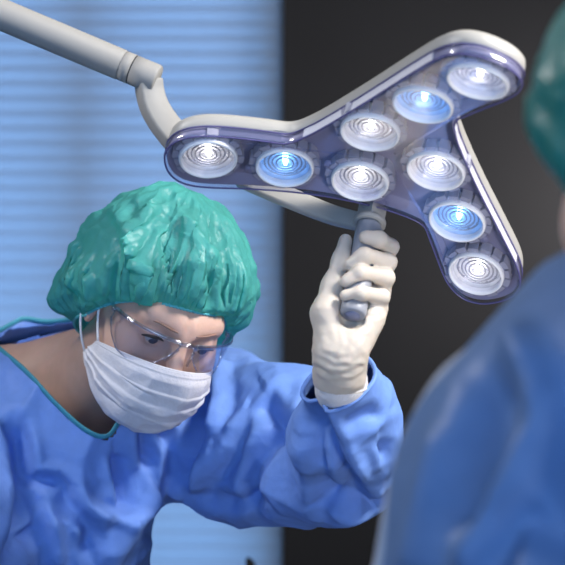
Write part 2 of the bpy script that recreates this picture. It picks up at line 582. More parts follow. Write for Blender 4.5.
# venetian blind inside the window opening
blind = empty('venetian_blind', ((wx0 + wx1) / 2, YB + .04, wz0))
tag(blind, 'closed pale blue venetian blind glowing with daylight in the window behind the surgeon', 'blind')
sl = MB(); pitch = .0338; z = wz0 + .05; i = 0
while z < wz1 - .05:
    f = min(1, max(0, (z - 1.3) / .55))
    hh = pitch * (.5 + .03 + .15 * f); lean = .006
    pr = []
    for u in np.linspace(-1, 1, 7):
        pr.append((YB + .04 - lean * u - .0035 * (1 - u * u), z + hh * u))
    V = [(wx0 + .012, y, zz) for y, zz in pr] + [(wx1 - .004, y, zz) for y, zz in pr]
    sl.add(V, [(k, k + 1, k + 8, k + 7) for k in range(6)])
    z += pitch
sl.build('slats', M_slat, blind)
MB().box((wx0 + .012, YB + .015, wz1 - .05), (wx1 - .004, YB + .06, wz1)).build('head_rail', M_rail, blind, smooth=False)
MB().box((wx0 + .012, YB + .028, wz0 + .001), (wx1 - .004, YB + .052, wz0 + .024)).build('bottom_rail', M_rail, blind, smooth=False)

# ------------------------------------------------------------------ surgical lamp
LR = np.array([[0.98228502, -0.07461171, -0.1718989], [-0.15788425, -0.82362848, -0.54470972], [-0.10093911, 0.56220033, -0.82081794]])
LT = np.array([.1087, 2.0999, .1126 + CAMZ])


def dome(x, y): return .53 * (x * x + y * y) - .0193


def lamp_w(x, y, h):
    P = np.stack([np.asarray(x, float), np.asarray(y, float), np.asarray(h, float) + dome(np.asarray(x), np.asarray(y))], -1)
    return P @ LR.T + LT


def rot2(p, a):
    c, s = math.cos(a), math.sin(a)
    return np.array([[c * x - s * y, s * x + c * y] for x, y in p])


fund = np.array([(.0195, .110), (.0225, .118), (.028, .14), (.0375, .18), (.0395, .201), (.0345, .221), (.020, .2335), (0, .2375), (-.024, .234), (-.041, .221), (-.0500, .198), (-.0565, .15), (-.064, .097), (-.073, .050), (-.086, .0), (-.0985, -.030)])
# arms at 180, 60 and 300 degrees; going counter-clockwise
OUT = np.concatenate([rot2(fund, math.radians(a - 90)) for a in (60, 180, 300)])


def closed(P, n):
    P = np.asarray(P); m = len(P)
    Q = np.concatenate([P[-3:], P, P[:3]])
    S = sweep(Q, n * 3)
    d = np.linalg.norm(S - P[0], axis=1)
    i0 = np.argmin(d[:n]) if False else np.argmin(d[:int(n * 1.5)])
    d2 = np.linalg.norm(S - P[0], axis=1); d2[:i0 + n // 2] = 9
    i1 = np.argmin(d2)
    C = S[i0:i1]
    L = np.concatenate([[0], np.cumsum(np.linalg.norm(np.diff(np.vstack([C, C[:1]]), axis=0), axis=1))])
    t = np.linspace(0, L[-1], n, endpoint=False)
    CC = np.vstack([C, C[:1]])
    return np.stack([np.interp(t, L, CC[:, k]) for k in range(2)], 1)


OUTL = closed(OUT, 300)


def inset(C, d):
    T = np.roll(C, -1, 0) - np.roll(C, 1, 0); T /= np.linalg.norm(T, axis=1)[:, None]
    N = np.stack([-T[:, 1], T[:, 0]], 1)
    R = C + N * d
    for _ in range(3):
        R = .5 * R + .25 * (np.roll(R, 1, 0) + np.roll(R, -1, 0))
    return R


def lamp_slab(rings, cap0=True, cap1=True):
    """rings: (inset, h). a closed outline carried through several levels; caps are filled with concentric loops"""
    n = len(OUTL); loops = []

    def filler(C, h, rev):
        out = []
        for s in (.92, .8, .62, .4, .2, .05):
            out.append((C * s, h))
        return out
    L = [(inset(OUTL, d), h) for d, h in rings]
    if cap0: L = filler(L[0][0], L[0][1], 0)[::-1] + L
    if cap1: L = L + filler(L[-1][0], L[-1][1], 0)
    V = np.concatenate([lamp_w(C[:, 0], C[:, 1], np.full(n, h)) for C, h in L])
    m = len(L)
    F = [(i * n + j, i * n + (j + 1) % n, (i + 1) * n + (j + 1) % n, (i + 1) * n + j) for i in range(m - 1) for j in range(n)]
    if cap0: F.append(tuple(range(n))[::-1])
    if cap1: F.append(tuple(range((m - 1) * n, m * n)))
    return V, F


lamp_root = empty('surgical_lamp', lamp_w(0, 0, -.03))
tag(lamp_root, 'three armed surgical lamp with nine round lenses on a light grey arm', 'lamp')
V, F = lamp_slab([(.020, -.0365), (.010, -.0358), (.004, -.0338), (.0005, -.030), (0, -.026), (0, -.016), (.0015, -.0146), (.004, -.0170)])
housing = obj('housing', V, F, M_grey, lamp_root)
V, F = lamp_slab([(.0022, -.0165), (.0022, -.0045), (.0036, -.0040), (.0085, -.0148), (.0105, -.0156)])
obj('face_plate', V, F, M_face, lamp_root)
V, F = lamp_slab([(.0015, -.0140), (-.0005, -.0125), (-.001, -.003), (.0005, -.0008), (.004, 0), (.0095, .0003)], cap0=False)
obj('clear_cover', V, F, M_cover, lamp_root)
# violet edge line around the clear cover and a line behind it
for nm, ins, hh, rr in (('cover_edge', .0005, -.0006, .0010), ('cover_seam', -.0004, -.0135, .0008)):
    C = inset(OUTL, ins); P = lamp_w(C[:, 0], C[:, 1], np.full(len(C), hh))
    P = np.vstack([P, P[:2]])
    MB().tube(P, rr, 6, caps=False).build(nm, mat('violet_edge', (.10, .09, .22), .25) if nm == 'cover_edge' else bpy.data.materials['violet_edge'], lamp_root)
# white strips along the three long edges
for k, a in enumerate((60, 300)):
    q = rot2(np.array([(-.0516, .19), (-.0565, .15), (-.064, .097), (-.073, .05), (-.086, .0), (-.0935, -.018)]), math.radians(a - 90))
    C = sweep(q, 30)
    T = np.gradient(C, axis=0); T /= np.linalg.norm(T, axis=1)[:, None]; N = np.stack([T[:, 1], -T[:, 0]], 1)
    if N[0] @ q[0] < 0 and False: N = -N
    inn = -np.sign(np.sum(N * C, 1))[:, None] * N
    prof = [(.0003, -.0135), (.0003, -.003), (.0008, -.0022), (.0017, -.0022), (.0020, -.0130)]
    V = np.concatenate([lamp_w((C + inn * d)[:, 0], (C + inn * d)[:, 1], np.full(30, h)) for d, h in prof])
    F = [(i * 30 + j, i * 30 + j + 1, (i + 1) * 30 + j + 1, (i + 1) * 30 + j) for i in range(4) for j in range(29)]
    F += [tuple(i * 30 for i in range(5))[::-1], tuple(i * 30 + 29 for i in range(5))]
    obj('edge_strip', V, F, M_strip, lamp_root, smooth=False)

# the nine lenses (shared meshes)
def lens_meshes():
    out = {}
    a = MB().lathe([(.0276, -.0052), (.0284, .0020), (.0288, .0030), (.0296, .0034), (.0306, .0030), (.0312, .0020), (.0316, -.002), (.0316, -.015)], 64)
    out['ring'] = (np.concatenate(a.V), a.F)
    b = MB()
    prof = [(.0276, -.0052), (.0271, -.0072), (.0248, -.0102), (.0195, -.0130), (.0130, -.0144), (.0065, -.0150), (.0001, -.0151)]
    n = 64; th = np.arange(n) * 2 * PI / n
    V = []
    for k, (r, h) in enumerate(prof):
        ww = 1 + (.045 * np.cos(th * 16 + k * PI) if 0 < k < 5 else 0)
        hh2 = h + (.0014 * np.cos(th * 16 + k * PI) if 0 < k < 5 else 0)
        V.append(np.stack([r * ww * np.cos(th), r * ww * np.sin(th), hh2 + 0 * th], 1))
    F = [(i * n + (j + 1) % n, i * n + j, (i + 1) * n + j, (i + 1) * n + (j + 1) % n) for i in range(len(prof) - 1) for j in range(n)]
    out['bowl'] = (np.concatenate(V), [f[::-1] for f in F])
    c = MB()
    for r, h in ((.0090, -.0064), (.0135, -.0068), (.0178, -.0072), (.0222, -.0074)):
        t2 = np.linspace(0, 2 * PI, 49)
        c.tube(np.stack([r * np.cos(t2), r * np.sin(t2), 0 * t2 + h], 1), .00095, 6, caps=False)
    for k in range(10):
        t0 = k * 2 * PI / 10 + .2
        c.add(*ico(np.array([.0225 * math.cos(t0), .0225 * math.sin(t0), -.0090]), .0017))
    out['ridges'] = (np.concatenate(c.V), c.F)
    d = MB().lathe([(.0060, -.0150), (.0060, -.0125), (.0050, -.0094), (.0032, -.0080), (.0001, -.0076)], 24)
    out['emitter'] = (np.concatenate(d.V) * np.array([.5, 1.75, 1]), d.F)  # stretched so the emitter also imitates a streak reflected in the lens
    e = MB().lathe([(.0276, -.0050), (.020, -.0040), (.012, -.0032), (.005, -.0029), (.0001, -.0028)], 48)
    out['lens'] = (np.concatenate(e.V), e.F)
    # toothed grey collar around the ring
    g = MB(); m = 16
    for k in range(m):
        t0 = k * 2 * PI / m; t1 = t0 + 2 * PI / m * .80
        tt = np.linspace(t0, t1, 5)
        ro = .0385 if k % 2 else .0368
        Vv = [(r * math.cos(t), r * math.sin(t), h) for h in (-.0140, -.0020) for r in (.0317, ro) for t in tt]
        Ff = []
        for q in range(4):
            Ff += [(q, q + 1, 5 + q + 1, 5 + q)[::-1], (10 + q, 10 + q + 1, 15 + q + 1, 15 + q), (5 + q, 5 + q + 1, 15 + q + 1, 15 + q)[::-1], (q, q + 1, 10 + q + 1, 10 + q)]
        Ff += [(0, 5, 15, 10), (4, 14, 19, 9)]
        g.add(Vv, Ff)
    out['collar'] = (np.concatenate(g.V), g.F)
    return out


def ico(c, r):
    bm = bmesh.new(); bmesh.ops.create_icosphere(bm, subdivisions=1, radius=r)
    V = np.array([v.co[:] for v in bm.verts]) + c; F = [tuple(v.index for v in f.verts) for f in bm.faces]
    bm.free(); return V, F


LM = lens_meshes()
ME = {k: make_mesh('lens_' + k, *LM[k], smooth=(k not in ('collar',))) for k in LM}
ME['ring'].materials.append(M_ring); ME['collar'].materials.append(M_ringg); ME['ridges'].materials.append(M_ridge)
ME['lens'].materials.append(M_lens); ME['bowl'].materials.append(M_bowl); ME['emitter'].materials.append(M_ledw)
ME['bowl_b'] = ME['bowl'].copy(); ME['bowl_b'].materials[0] = M_bowlb
ME['emitter_b'] = ME['emitter'].copy(); ME['emitter_b'].materials[0] = M_ledb
spots = []
for r, a0, blue in ((.1913, 180, 0), (.1138, 190.0, 1), (.0507, 230.6, 0)):
    for k in range(3):
        spots.append((r, math.radians(a0 - 120 * k), blue))
for r, a, blue in spots:
    x, y = r * math.cos(a), r * math.sin(a)
    p = lamp_w(x, y, .0)
    nl = np.array([-1.06 * x, -1.06 * y, 1.0]); nl /= np.linalg.norm(nl)
    n = LR @ nl
    u = LR @ np.array([0, 1., 0]); u = u - (u @ n) * n; u /= np.linalg.norm(u)
    v = np.cross(u, n)
    M = Matrix(((v[0], u[0], n[0], p[0]), (v[1], u[1], n[1], p[1]), (v[2], u[2], n[2], p[2]), (0, 0, 0, 1)))
    ring = bpy.data.objects.new('led_lens', ME['ring']); COL.objects.link(ring); ring.parent = lamp_root
    ring.matrix_local = Matrix.Translation(-lamp_root.location) @ M
    ring['label'] = 'round lens lit blue' if blue else 'round lens lit white'
    for nm, me in (('toothed_collar', 'collar'), ('reflector', 'bowl_b' if blue else 'bowl'), ('lens_ridges', 'ridges'), ('led_emitter', 'emitter_b' if blue else 'emitter'), ('lens_glass', 'lens')):
        o = bpy.data.objects.new(nm, ME[me]); COL.objects.link(o); o.parent = ring
# small round studs between the lenses
st = [(-.150, -.035), (-.062, -.030), (-.150, .012), (.062, .062), (.02, .05)]
for x, y in [(-.152, -.030), (-.066, -.022)]:
    for k in range(3):
        q = rot2([(x, y)], -k * 2 * PI / 3)[0]
        c = lamp_w(q[0], q[1], -.006)
        R_ = (LR, c)
        MB().lathe([(.0052, -.003), (.0052, .0006), (.0042, .0014), (.0001, .0014)], 20, R_).build('face_stud', M_face, lamp_root)

# neck bracket, joint and support arm
tipb = lamp_w(-.205, .002, -.040)
nk = sweep([at(148.5, 79, 2.187), at(150, 92, 2.187), at(154.5, 107, 2.183), at(164, 123, 2.175), at(178, 140, 2.163)], 26)
T = np.gradient(nk, axis=0); T /= np.linalg.norm(T, axis=1)[:, None]
side = np.cross(T, np.array([0, 1., 0])); side /= np.linalg.norm(side, axis=1)[:, None]
dep = np.cross(side, T)
# flat swept bar, turned a little so its left edge shows
mbn = MB(); sec = []
wv = np.linspace(.0135, .0150, 26)
ang = math.radians(28)
A = side * math.cos(ang) + dep * math.sin(ang); Bv = -side * math.sin(ang) + dep * math.cos(ang)
offs = [(-1, -1), (-.8, -1.25), (.8, -1.25), (1, -1), (1, 1), (.8, 1.25), (-.8, 1.25), (-1, 1)]
V = np.concatenate([nk + A * wv[:, None] * a + Bv * .009 * b for a, b in offs])
F = [(k * 26 + j, k * 26 + j + 1, ((k + 1) % 8) * 26 + j + 1, ((k + 1) % 8) * 26 + j) for k in range(8) for j in range(25)]
F += [tuple(k * 26 for k in range(8)), tuple(k * 26 + 25 for k in range(8))[::-1]]
neck = obj('neck_bracket', V, F, M_arm, lamp_root); bevel(neck, .0015, 2)
e0, e1 = at(156, 79.5, 2.185), at(-330, -125, 2.235)
d = (e1 - e0) / np.linalg.norm(e1 - e0)
r0 = .0167
def pt(px): return e0 + d * px / FPX * 2.19
MB().tube([pt(-1.5), pt(-.5), pt(1), pt(12), pt(25.0)], [r0 * .9, r0 * .97, r0, r0, r0], 40).build('joint_sleeve', M_arm, lamp_root)
MB().tube([pt(25.0), pt(26.3)], [r0 * .985, r0 * .985], 40).build('joint_gasket', M_dark, lamp_root)
MB().tube([pt(26.3), pt(37)], [r0, r0], 40).build('joint_collar', M_arm, lamp_root)
MB().tube([pt(37), pt(38), pt(300), pt(530)], [r0 * .96, r0 * 1.03, r0 * 1.06, r0 * 1.08], 40).build('support_arm', M_arm, lamp_root)
pc = pt(530)
MB().tube([(pc[0], pc[1], pc[2] - .09), (pc[0], pc[1], ZT - .03)], .035, 32).build('ceiling_pole', M_arm, lamp_root)
MB().tube([(pc[0], pc[1], ZT - .035), (pc[0], pc[1], ZT + .001)], .11, 40).build('ceiling_flange', M_arm, lamp_root)

# handle bracket and handle
nrm = LR[:, 2]
h0 = at(370.5, 219, 2.182)
def hp(t): return h0 + nrm * t
br = sweep([at(240, 176, 2.245), at(285, 196, 2.225), at(330, 214, 2.205), at(360, 222, 2.19)], 20)
T = np.gradient(br, axis=0); T /= np.linalg.norm(T, axis=1)[:, None]
hv = np.linspace(.0125, .0100, 20)[:, None]
up = np.cross(np.array([0, 1., 0]), T); up = -up / np.linalg.norm(up, axis=1)[:, None]
dp = np.array([0, 1., 0])[None] + 0 * T
tilt = .45
U = up * math.cos(tilt) + dp * math.sin(tilt); D2 = -up * math.sin(tilt) + dp * math.cos(tilt)
offs = [(-1, -1), (1, -1), (1, 1), (-1, 1)]
V = np.concatenate([br + U * hv * a + D2 * .006 * b for a, b in offs])
F = [(k * 20 + j, k * 20 + j + 1, ((k + 1) % 4) * 20 + j + 1, ((k + 1) % 4) * 20 + j) for k in range(4) for j in range(19)]
F += [tuple(k * 20 for k in range(4)), tuple(k * 20 + 19 for k in range(4))[::-1]]
bevel(obj('handle_bracket', V, F, M_grey, lamp_root), .003, 3)
MB().tube([hp(-.018), hp(-.004), hp(.002)], [.0155, .0155, .0150], 4, up=(1, .3, .4)).build('handle_socket', M_grey, lamp_root, smooth=False)
MB().tube([hp(.002), hp(.003), hp(.007), hp(.008)], [.0165, .0178, .0178, .0165], 36).build('handle_flange', M_grey, lamp_root)
MB().tube([hp(.008), hp(.012), hp(.060), hp(.122), hp(.1255), hp(.127), hp(.1272)], [.0135, .0140, .0142, .0140, .0134, .0122, .0001], 40).build('handle', M_handle, lamp_root)
MB().tube([hp(.1265), hp(.1282), hp(.1284)], [.0085, .0082, .0001], 30).build('handle_end_cap', mat('handle_end_blue_grey', (.20, .22, .34), .4), lamp_root)
# clear boss over the handle mount
bs = lamp_w(-.018, -.075, -.002)
MB().lathe([(.0165, -.012), (.0165, .001), (.0150, .003), (.0001, .003)], 40, (LR, bs)).build('clear_boss', M_cover, lamp_root)

# ------------------------------------------------------------------ the woman
HR = np.array([[0.8730733276720963, -0.2890019706142061, 0.3927095943425344], [0.4387379624759174, 0.817023162705935, -0.3741418873695804], [-0.2127250920555751, 0.49894990989386584, 0.8401172671876529]])
HT = np.array([-.1500, 2.42, -.0345 + CAMZ])


def head_fn(Q, eyes=True):
    """head in its own frame: x to the person's left, -y to the front, z up"""
    A = Q * np.array([1, 1, 1]); Ax = Q.copy(); Ax[:, 0] = np.abs(Ax[:, 0])
    d = ell(Q, (0, .012, .030), (.076, .096, .088))
    d = smin(d, ell(Q, (0, -.028, -.030), (.062, .062, .085)), .03)
    d = smin(d, ell(Q, (0, -.050, -.088), (.040, .038, .030)), .03)
    d = smin(d, sph(Ax, (.042, -.055, -.028), .024), .025)
    d = smin(d, cone(Ax, (.008, -.087, .029), (.040, -.074, .032), .0095, .009), .026)
    d = smin(d, cone(Q, (0, -.091, .015), (0, -.113, -.036), .0075, .0105), .014)
    d = smin(d, sph(Ax, (.011, -.100, -.040), .008), .008)
    if eyes:
        d = smax(d, -ell(Ax, (.033, -.099, .009), (.0185, .0145, .012)), .012)
        lid = sph(Ax, (.032, -.0765, .009), .0142)
        d = smin(d, lid, .005)
        op = ell(Ax, (.0325, -.092, .0052), (.0132, .012, .0046))
        d = smax(d, -op, .002)
        # lips
        d = smin(d, cone(Ax, (0, -.090, -.066), (.020, -.082, -.066), .006, .003), .006)
    ear = ell(Ax, (.077, .014, -.012), (.007, .017, .030))
    d = smin(d, ear, .008)
    return d


def to_head(P, R=HR, T=HT): return (P - T) @ R


def fr_head(Q, R=HR, T=HT): return np.asarray(Q, float) @ R.T + T


# joints of the body
NB = at(66, 392, 2.60)                       # base of the neck
SH_L = at(222, 418, 2.62); EL_L = at(347, 469, 2.34); WR_L = at(340, 372, 2.135)
SH_R = at(-22, 462, 2.47); EL_R = at(-70, 690, 2.36); WR_R = at(-20, 830, 2.18)
PEL = np.array([-.30, 2.90, .93])
hips = [PEL + np.array([-.09, 0, -.04]), PEL + np.array([.09, 0, -.04])]


def woman_fn(P):
    Q = to_head(P)
    d = head_fn(Q)
    d = smin(d, cone(P, fr_head([0, .030, -.045]), NB + np.array([.02, -.01, -.02]), .054, .058), .03)
    chest = at(55, 500, 2.66)
    t = chain(P, [NB + np.array([0, .03, -.04]), chest, PEL + np.array([-.02, 0, .12]), PEL], [.07, .085, .085, .12], .05)
    t = smin(t, chain(P, [SH_R + np.array([0, .04, .01]), NB + np.array([0, .02, -.045]), SH_L], [.035, .055, .045], .04), .05)
    t = smin(t, chain(P, [at(84, 366, 2.59), at(0, 384, 2.62), SH_R + np.array([0, .05, .02])], [.05, .044, .035], .03), .04)
    d = smin(d, t, .03)
    d = smin(d, chain(P, [SH_L, EL_L + np.array([0, .01, 0]), WR_L], [.045, .030, .020], .02), .03)
    d = smin(d, chain(P, [SH_R + np.array([0, .04, 0]), EL_R, WR_R], [.033, .030, .024], .02), .03)
    d = smin(d, sph(P, WR_R + np.array([.02, -.03, -.05]), .04), .03)
    for k, hx in enumerate(hips):
        kn = np.array([hx[0] * 1.0, hx[1] - .03, .48]); an = np.array([hx[0], hx[1] + .02, .10])
        d = smin(d, chain(P, [hx, kn, an, an + np.array([.01, -.13, -.055])], [.085, .055, .04, .035], .03), .03)
    return d


bx = axis([(-.60, -.285, .012), (-.285, -.03, .002), (-.03, .22, .012)])
by = axis([(2.05, 2.27, .012), (2.27, 2.60, .0025), (2.60, 3.1, .014)])
bz = axis([(0.0, 1.18, .015), (1.18, 1.56, .002), (1.56, 1.60, .01)])
V, F = nets(woman_fn, bx, by, bz)
V = relax(V, F, 2, .4)
woman = obj('person', V, F, M_skin, origin=(PEL[0], PEL[1], 0.0))
tag(woman, 'person in white mask and clear glasses bending forward, gloved hand on the lamp handle', 'person')


def ball(c, r, n=24):
    bm = bmesh.new(); bmesh.ops.create_uvsphere(bm, u_segments=n, v_segments=n // 2, radius=r)
    bm.verts.ensure_lookup_table()
    V = np.array([v.co[:] for v in bm.verts]); F = [tuple(v.index for v in f.verts) for f in bm.faces]
    bm.free(); return V + np.asarray(c), F


for s in (-1, 1):
    c = fr_head([s * .032, -.0768, .009])
    eye = MB().add(*ball(c, .0126)).build('eye', M_eye, woman)
    gz = np.array([.06, -.86, -.50]); gz /= np.linalg.norm(gz)
    ci = fr_head(np.array([s * .032, -.0768, .009]) + gz * .0079)
    MB().add(*ball(ci, .0066)).build('iris', M_iris, eye)
    # brow and lashes
    q = [(s * .012, -.0985, .0265), (s * .024, -.0970, .0290), (s * .036, -.0900, .0298), (s * .047, -.080, .0262)]
    MB().tube(fr_head(sweep(q, 16)), [.0005 + .0013 * math.sin(PI * min(1, .25 + i / 20)) for i in range(16)], 8, flat=.6).build('eyebrow', M_brow, woman)
    q = [(s * .0200, -.0880, .0068), (s * .027, -.0915, .0108), (s * .034, -.0922, .0113), (s * .041, -.0892, .0102), (s * .0470, -.0840, .0068)]
    MB().tube(fr_head(sweep(q, 16)), [.0008 + .0013 * math.sin(PI * i / 15) for i in range(16)], 6).build('eyelashes', M_lash, woman)

# hair, mostly under the cap
def hair_fn(P):
    Q = to_head(P)
    d = ell(Q, (0, .020, .036), (.084, .102, .092))
    d = smin(d, ell(Q, (-.012, .105, .015), (.045, .035, .045)), .03)
    d = smax(d, -(Q[:, 2] + .85 * (Q[:, 1] + .078) - .062), .01)
    return d + .0012 * np.sin(Q[:, 0] * 700 + 8 * np.sin(Q[:, 1] * 60))


V, F = nets(hair_fn, axis([(-.32, .02, .004)]), axis([(2.25, 2.62, .004)]), axis([(1.35, 1.62, .004)]))
obj('hair', V, F, M_hair, woman)


def cap_mesh(R, T, radii, ctr, seed, front_z=.052, side_z=-.034, nape_z=-.115, puffs=(), n=360, m=110, lobes=()):
    th = np.arange(n) * 2 * PI / n                      # 0 = front (-y), turning to +x
    yb = -np.cos(th)
    zb = np.where(yb < 0, front_z + (side_z - front_z) * (1 + yb) ** 1.35, side_z + (nape_z - side_z) * yb ** 1.2)
    band = np.stack([.0805 * np.sin(th), .012 + .099 * yb, zb], 1)
    # pull the band in above the widest part of the head
    s = np.sqrt(np.clip(1 - (np.maximum(zb - .02, 0) / .12) ** 2, 0, 1))
    band[:, 0] *= s; band[:, 1] = .012 + (band[:, 1] - .012) * (.5 + .5 * s)
    ctr = np.asarray(ctr)
    bd = band - ctr; br = np.linalg.norm(bd, axis=1); bd /= br[:, None]
    pole = np.array([0, .25, 1.0]); pole /= np.linalg.norm(pole)
    rng = np.random.RandomState(seed)
    V = np.zeros((m, n, 3)); tt = np.linspace(0, 1, m) ** .85
    om = np.arccos(np.clip(bd @ pole, -1, 1))
    over = 1.0
    for i, t in enumerate(tt):
        ang = om * t
        dr = (np.sin(om - ang)[:, None] * pole + np.sin(ang)[:, None] * bd) / np.sin(om)[:, None]
        ro = 1 / np.sqrt(np.sum((dr / np.asarray(radii)) ** 2, 1))
        for (pd, amt, wd) in lobes:
            pd = np.asarray(pd, float); pd = pd / np.linalg.norm(pd)
            ro = ro + amt * np.exp(-(np.arccos(np.clip(dr @ pd, -1, 1)) / wd) ** 2)
        ts = .78 + .13 * np.clip(yb + .35, 0, 1)
        u = np.clip((t - ts) / (1 - ts), 0, 1)
        k = u ** 2.6
        r = ro * (1 - k) + br * k
        # pleats gathered by the elastic, long folds and crumples
        pl = 0
        g1 = np.sin(th * 34 + 2.2 * np.sin(th * 5 + seed) + .9 * np.sin(th * 13))
        g2 = np.sin(th * 15 + 2.4 * np.sin(th * 3 + 1 + seed) + 2 * t)
        g3 = np.sin(th * 7 + 1.4 * np.sin(th * 2 + seed) + 3.0 * t)
        env = np.clip(1 - ((t - .86) / .24) ** 2, 0, 1)
        pl = pl + .0020 * env * (1 - 1.6 * np.abs(g1)) + .0022 * np.clip((t - .25) / .5, 0, 1) * (1 - k) * (.5 - np.abs(g2)) + .0035 * np.clip(t / .4, 0, 1) * (1 - k) * (.5 - np.abs(g3))
        Q = dr * 1.0
        Qw = Q + .25 * np.stack([noise(Q * 2 + 7, 21), noise(Q * 2 + 9, 22), noise(Q * 2, 23)], 1)
        cr = .0075 * ridged(Qw * 1.7 + seed, 3) + .0045 * ridged(Qw * 3.3 + 3 + seed, 5) + .0016 * ridged(Qw * 7 + seed, 7)
        r = r + pl + cr * .45 * (1 - k)
        r = np.maximum(r, (br + .001) * 1.0 if t > .995 else 0)
        V[i] = ctr + dr * r[:, None]
    Vw = fr_head(V.reshape(-1, 3), R, T)
    F = [(i * n + j, (i + 1) * n + j, (i + 1) * n + (j + 1) % n, i * n + (j + 1) % n) for i in range(m - 1) for j in range(n)]
    return Vw, F, fr_head(V[-1], R, T)


Vc, Fc, edge = cap_mesh(HR, HT, (.109, .122, .110), (0, .022, .030), 2, lobes=[((-.58, .50, -.70), .036, .36), ((-.87, .33, -.2), -.004, .35), ((-.25, .2, 1), .006, .30)])
Nc = normals(Vc, Fc); Nc = Nc if ((Nc * (Vc - HT)).sum() > 0) else -Nc
pc_ = to_px(Vc); vw = Vc - np.array([0, 0, CAMZ]); vw /= np.linalg.norm(vw, axis=1)[:, None]
fr_ = np.clip(-(Nc * vw).sum(1) * 3, 0, 1); dc = np.zeros(len(Vc))
for L, wd_, am, stp in [([(163, 188), (144, 229), (129, 269), (119, 302)], 9, 7, 3), ([(171, 215), (163, 244), (173, 292)], 10, -6, 4), ([(109, 208), (126, 234), (139, 274), (142, 300)], 9, 6, -4),
                        ([(120, 240), (114, 284), (104, 306)], 9, -7, 3), ([(74, 224), (80, 250), (72, 292)], 8, 5, 3), ([(180, 212), (200, 240), (220, 262)], 8, 5, 3), ([(205, 215), (222, 262), (226, 312)], 9, -5, 4),
                        ([(190, 250), (192, 280), (186, 302)], 7, 4, -3), ([(150, 262), (152, 290), (156, 303)], 7, 4, 3), ([(88, 262), (92, 290), (86, 312)], 7, 5, 3), ([(238, 250), (244, 290), (232, 326)], 8, 4, 3), ([(205, 272), (208, 300), (204, 312)], 6, -4, 3)]:
    e, sd, rn = seg_dist(pc_, sweep(np.array([(a, b, 0) for a, b in L], float), 14)[:, :2])
    q = np.clip(np.minimum(rn, 1 - rn) * 5 + .2, 0, 1); s_ = e / wd_
    dc += q * .0018 * (am * np.exp(-s_ * 1.4) + stp * sd * s_ * np.exp(1 - s_ * s_) * .5) * fr_
keep_ = np.clip((np.arange(len(Vc)) // 360 - 109) / -6., 0, 1)
wq = np.stack([noise(Vc * 14, 41), noise(Vc * 14, 42), noise(Vc * 14, 43)], 1) * .006
dc = dc + tension(Vc + wq, .062, .0060, 4, .38, .8, HR @ np.array([0, -.3, .6])) + tension(Vc + wq, .030, .0013, 6, .4, .8) - .004
Vc = Vc + Nc * (dc * keep_)[:, None]
cap = obj('bouffant_cap', Vc, Fc, M_cap, woman)
el = np.vstack([edge, edge[:2]])
thb = np.arange(len(el))
el = el + .0006 * np.sin(thb * 2.1)[:, None]
MB().tube(el, .0017, 8, caps=False).build('elastic_band', mat('teal_elastic', (.10, .46, .50), .6, bump=.5, bump_scale=400), cap)

# face mask
nu, nv = 120, 90
def mask_pt(u, v, off=0.0):
    a = u * math.radians(88)
    X = np.interp(v, [0, .3, .65, 1], [.0725, .0740, .0695, .0620])
    yc = np.interp(v, [0, .14, .35, .6, .82, 1], [-.1150, -.1245, -.1260, -.1170, -.1020, -.0720])
    ys = np.interp(v, [0, 1], [-.032, .012])
    zc = np.interp(v, [0, .35, .7, .9, 1], [-.0125, -.048, -.092, -.1170, -.1230])
    zs = np.interp(v, [0, 1], [-.042, -.082])
    c = np.cos(a); s = np.sin(a)
    p = np.interp(v, [0, .2, .6, 1], [1.15, .95, .80, .75])
    w = np.abs(c) ** p
    y = ys + (yc - ys) * w
    x = X * np.sign(s) * np.abs(s) ** np.interp(v, [0, .4, 1], [1.0, .95, .9])
    z = zs + (zc - zs) * (np.abs(c) ** .9)
    return x, y, z


U, Vv = np.meshgrid(np.linspace(-1, 1, nu), np.linspace(0, 1, nv))
x, y, z = mask_pt(U.ravel(), Vv.ravel())
Pm = np.stack([x, y, z], 1)
Fm = np.array([(i * nu + j, i * nu + j + 1, (i + 1) * nu + j + 1, (i + 1) * nu + j) for i in range(nv - 1) for j in range(nu - 1)])
Nm = normals(Pm, Fm)
if Nm[len(Nm) // 2] @ np.array([0, -1, 0]) < 0: Nm = -Nm; Fm = Fm[:, ::-1]
uu, vv = U.ravel(), Vv.ravel()
dm = np.zeros(len(Pm))
for vc in (.30, .46, .62):                       # pleats pressed across the mask, open in the middle
    q = (vv - vc - .02 * uu * uu)
    dm += (.0032 * (.5 + .5 * np.abs(uu))) * np.clip(q / .02 + .5, 0, 1) * np.exp(-np.clip(q, 0, 1) / .09)
dm += .0011 * (vv < .075) * (1 + .5 * np.sin(vv * 250)) + .0009 * (np.abs(uu) > .93)
dm += .0022 * ridged(np.stack([uu * 2.4, vv * 2.6, 0 * uu], 1) + 4.2, 1) * np.clip(vv / .2, 0, 1) + .0012 * ridged(np.stack([uu * 6, vv * 5, 0 * uu], 1), 4) * np.clip(vv / .2, 0, 1)
for L, wd, am in (([(.05, .62), (.22, .70), (.42, .78)], .05, .004), ([(-.12, .95), (.10, .76), (.20, .66)], .05, .004), ([(-.62, .30), (-.42, .34), (-.15, .36)], .03, -.003), ([(-.7, .75), (-.45, .68), (-.2, .62)], .05, -.003), ([(.25, .5), (.5, .6), (.8, .6)], .045, .0035)):
    e, sd, rn = seg_dist(np.stack([uu, vv], 1), L)
    dm += am * np.exp(-(e / wd)) * np.clip(1 - np.abs(rn - .5) * .8, 0, 1)
Pm = Pm + Nm * dm[:, None]
mask = obj('face_mask', fr_head(Pm), Fm, M_mask, woman); solidify(mask, .0012, 0)
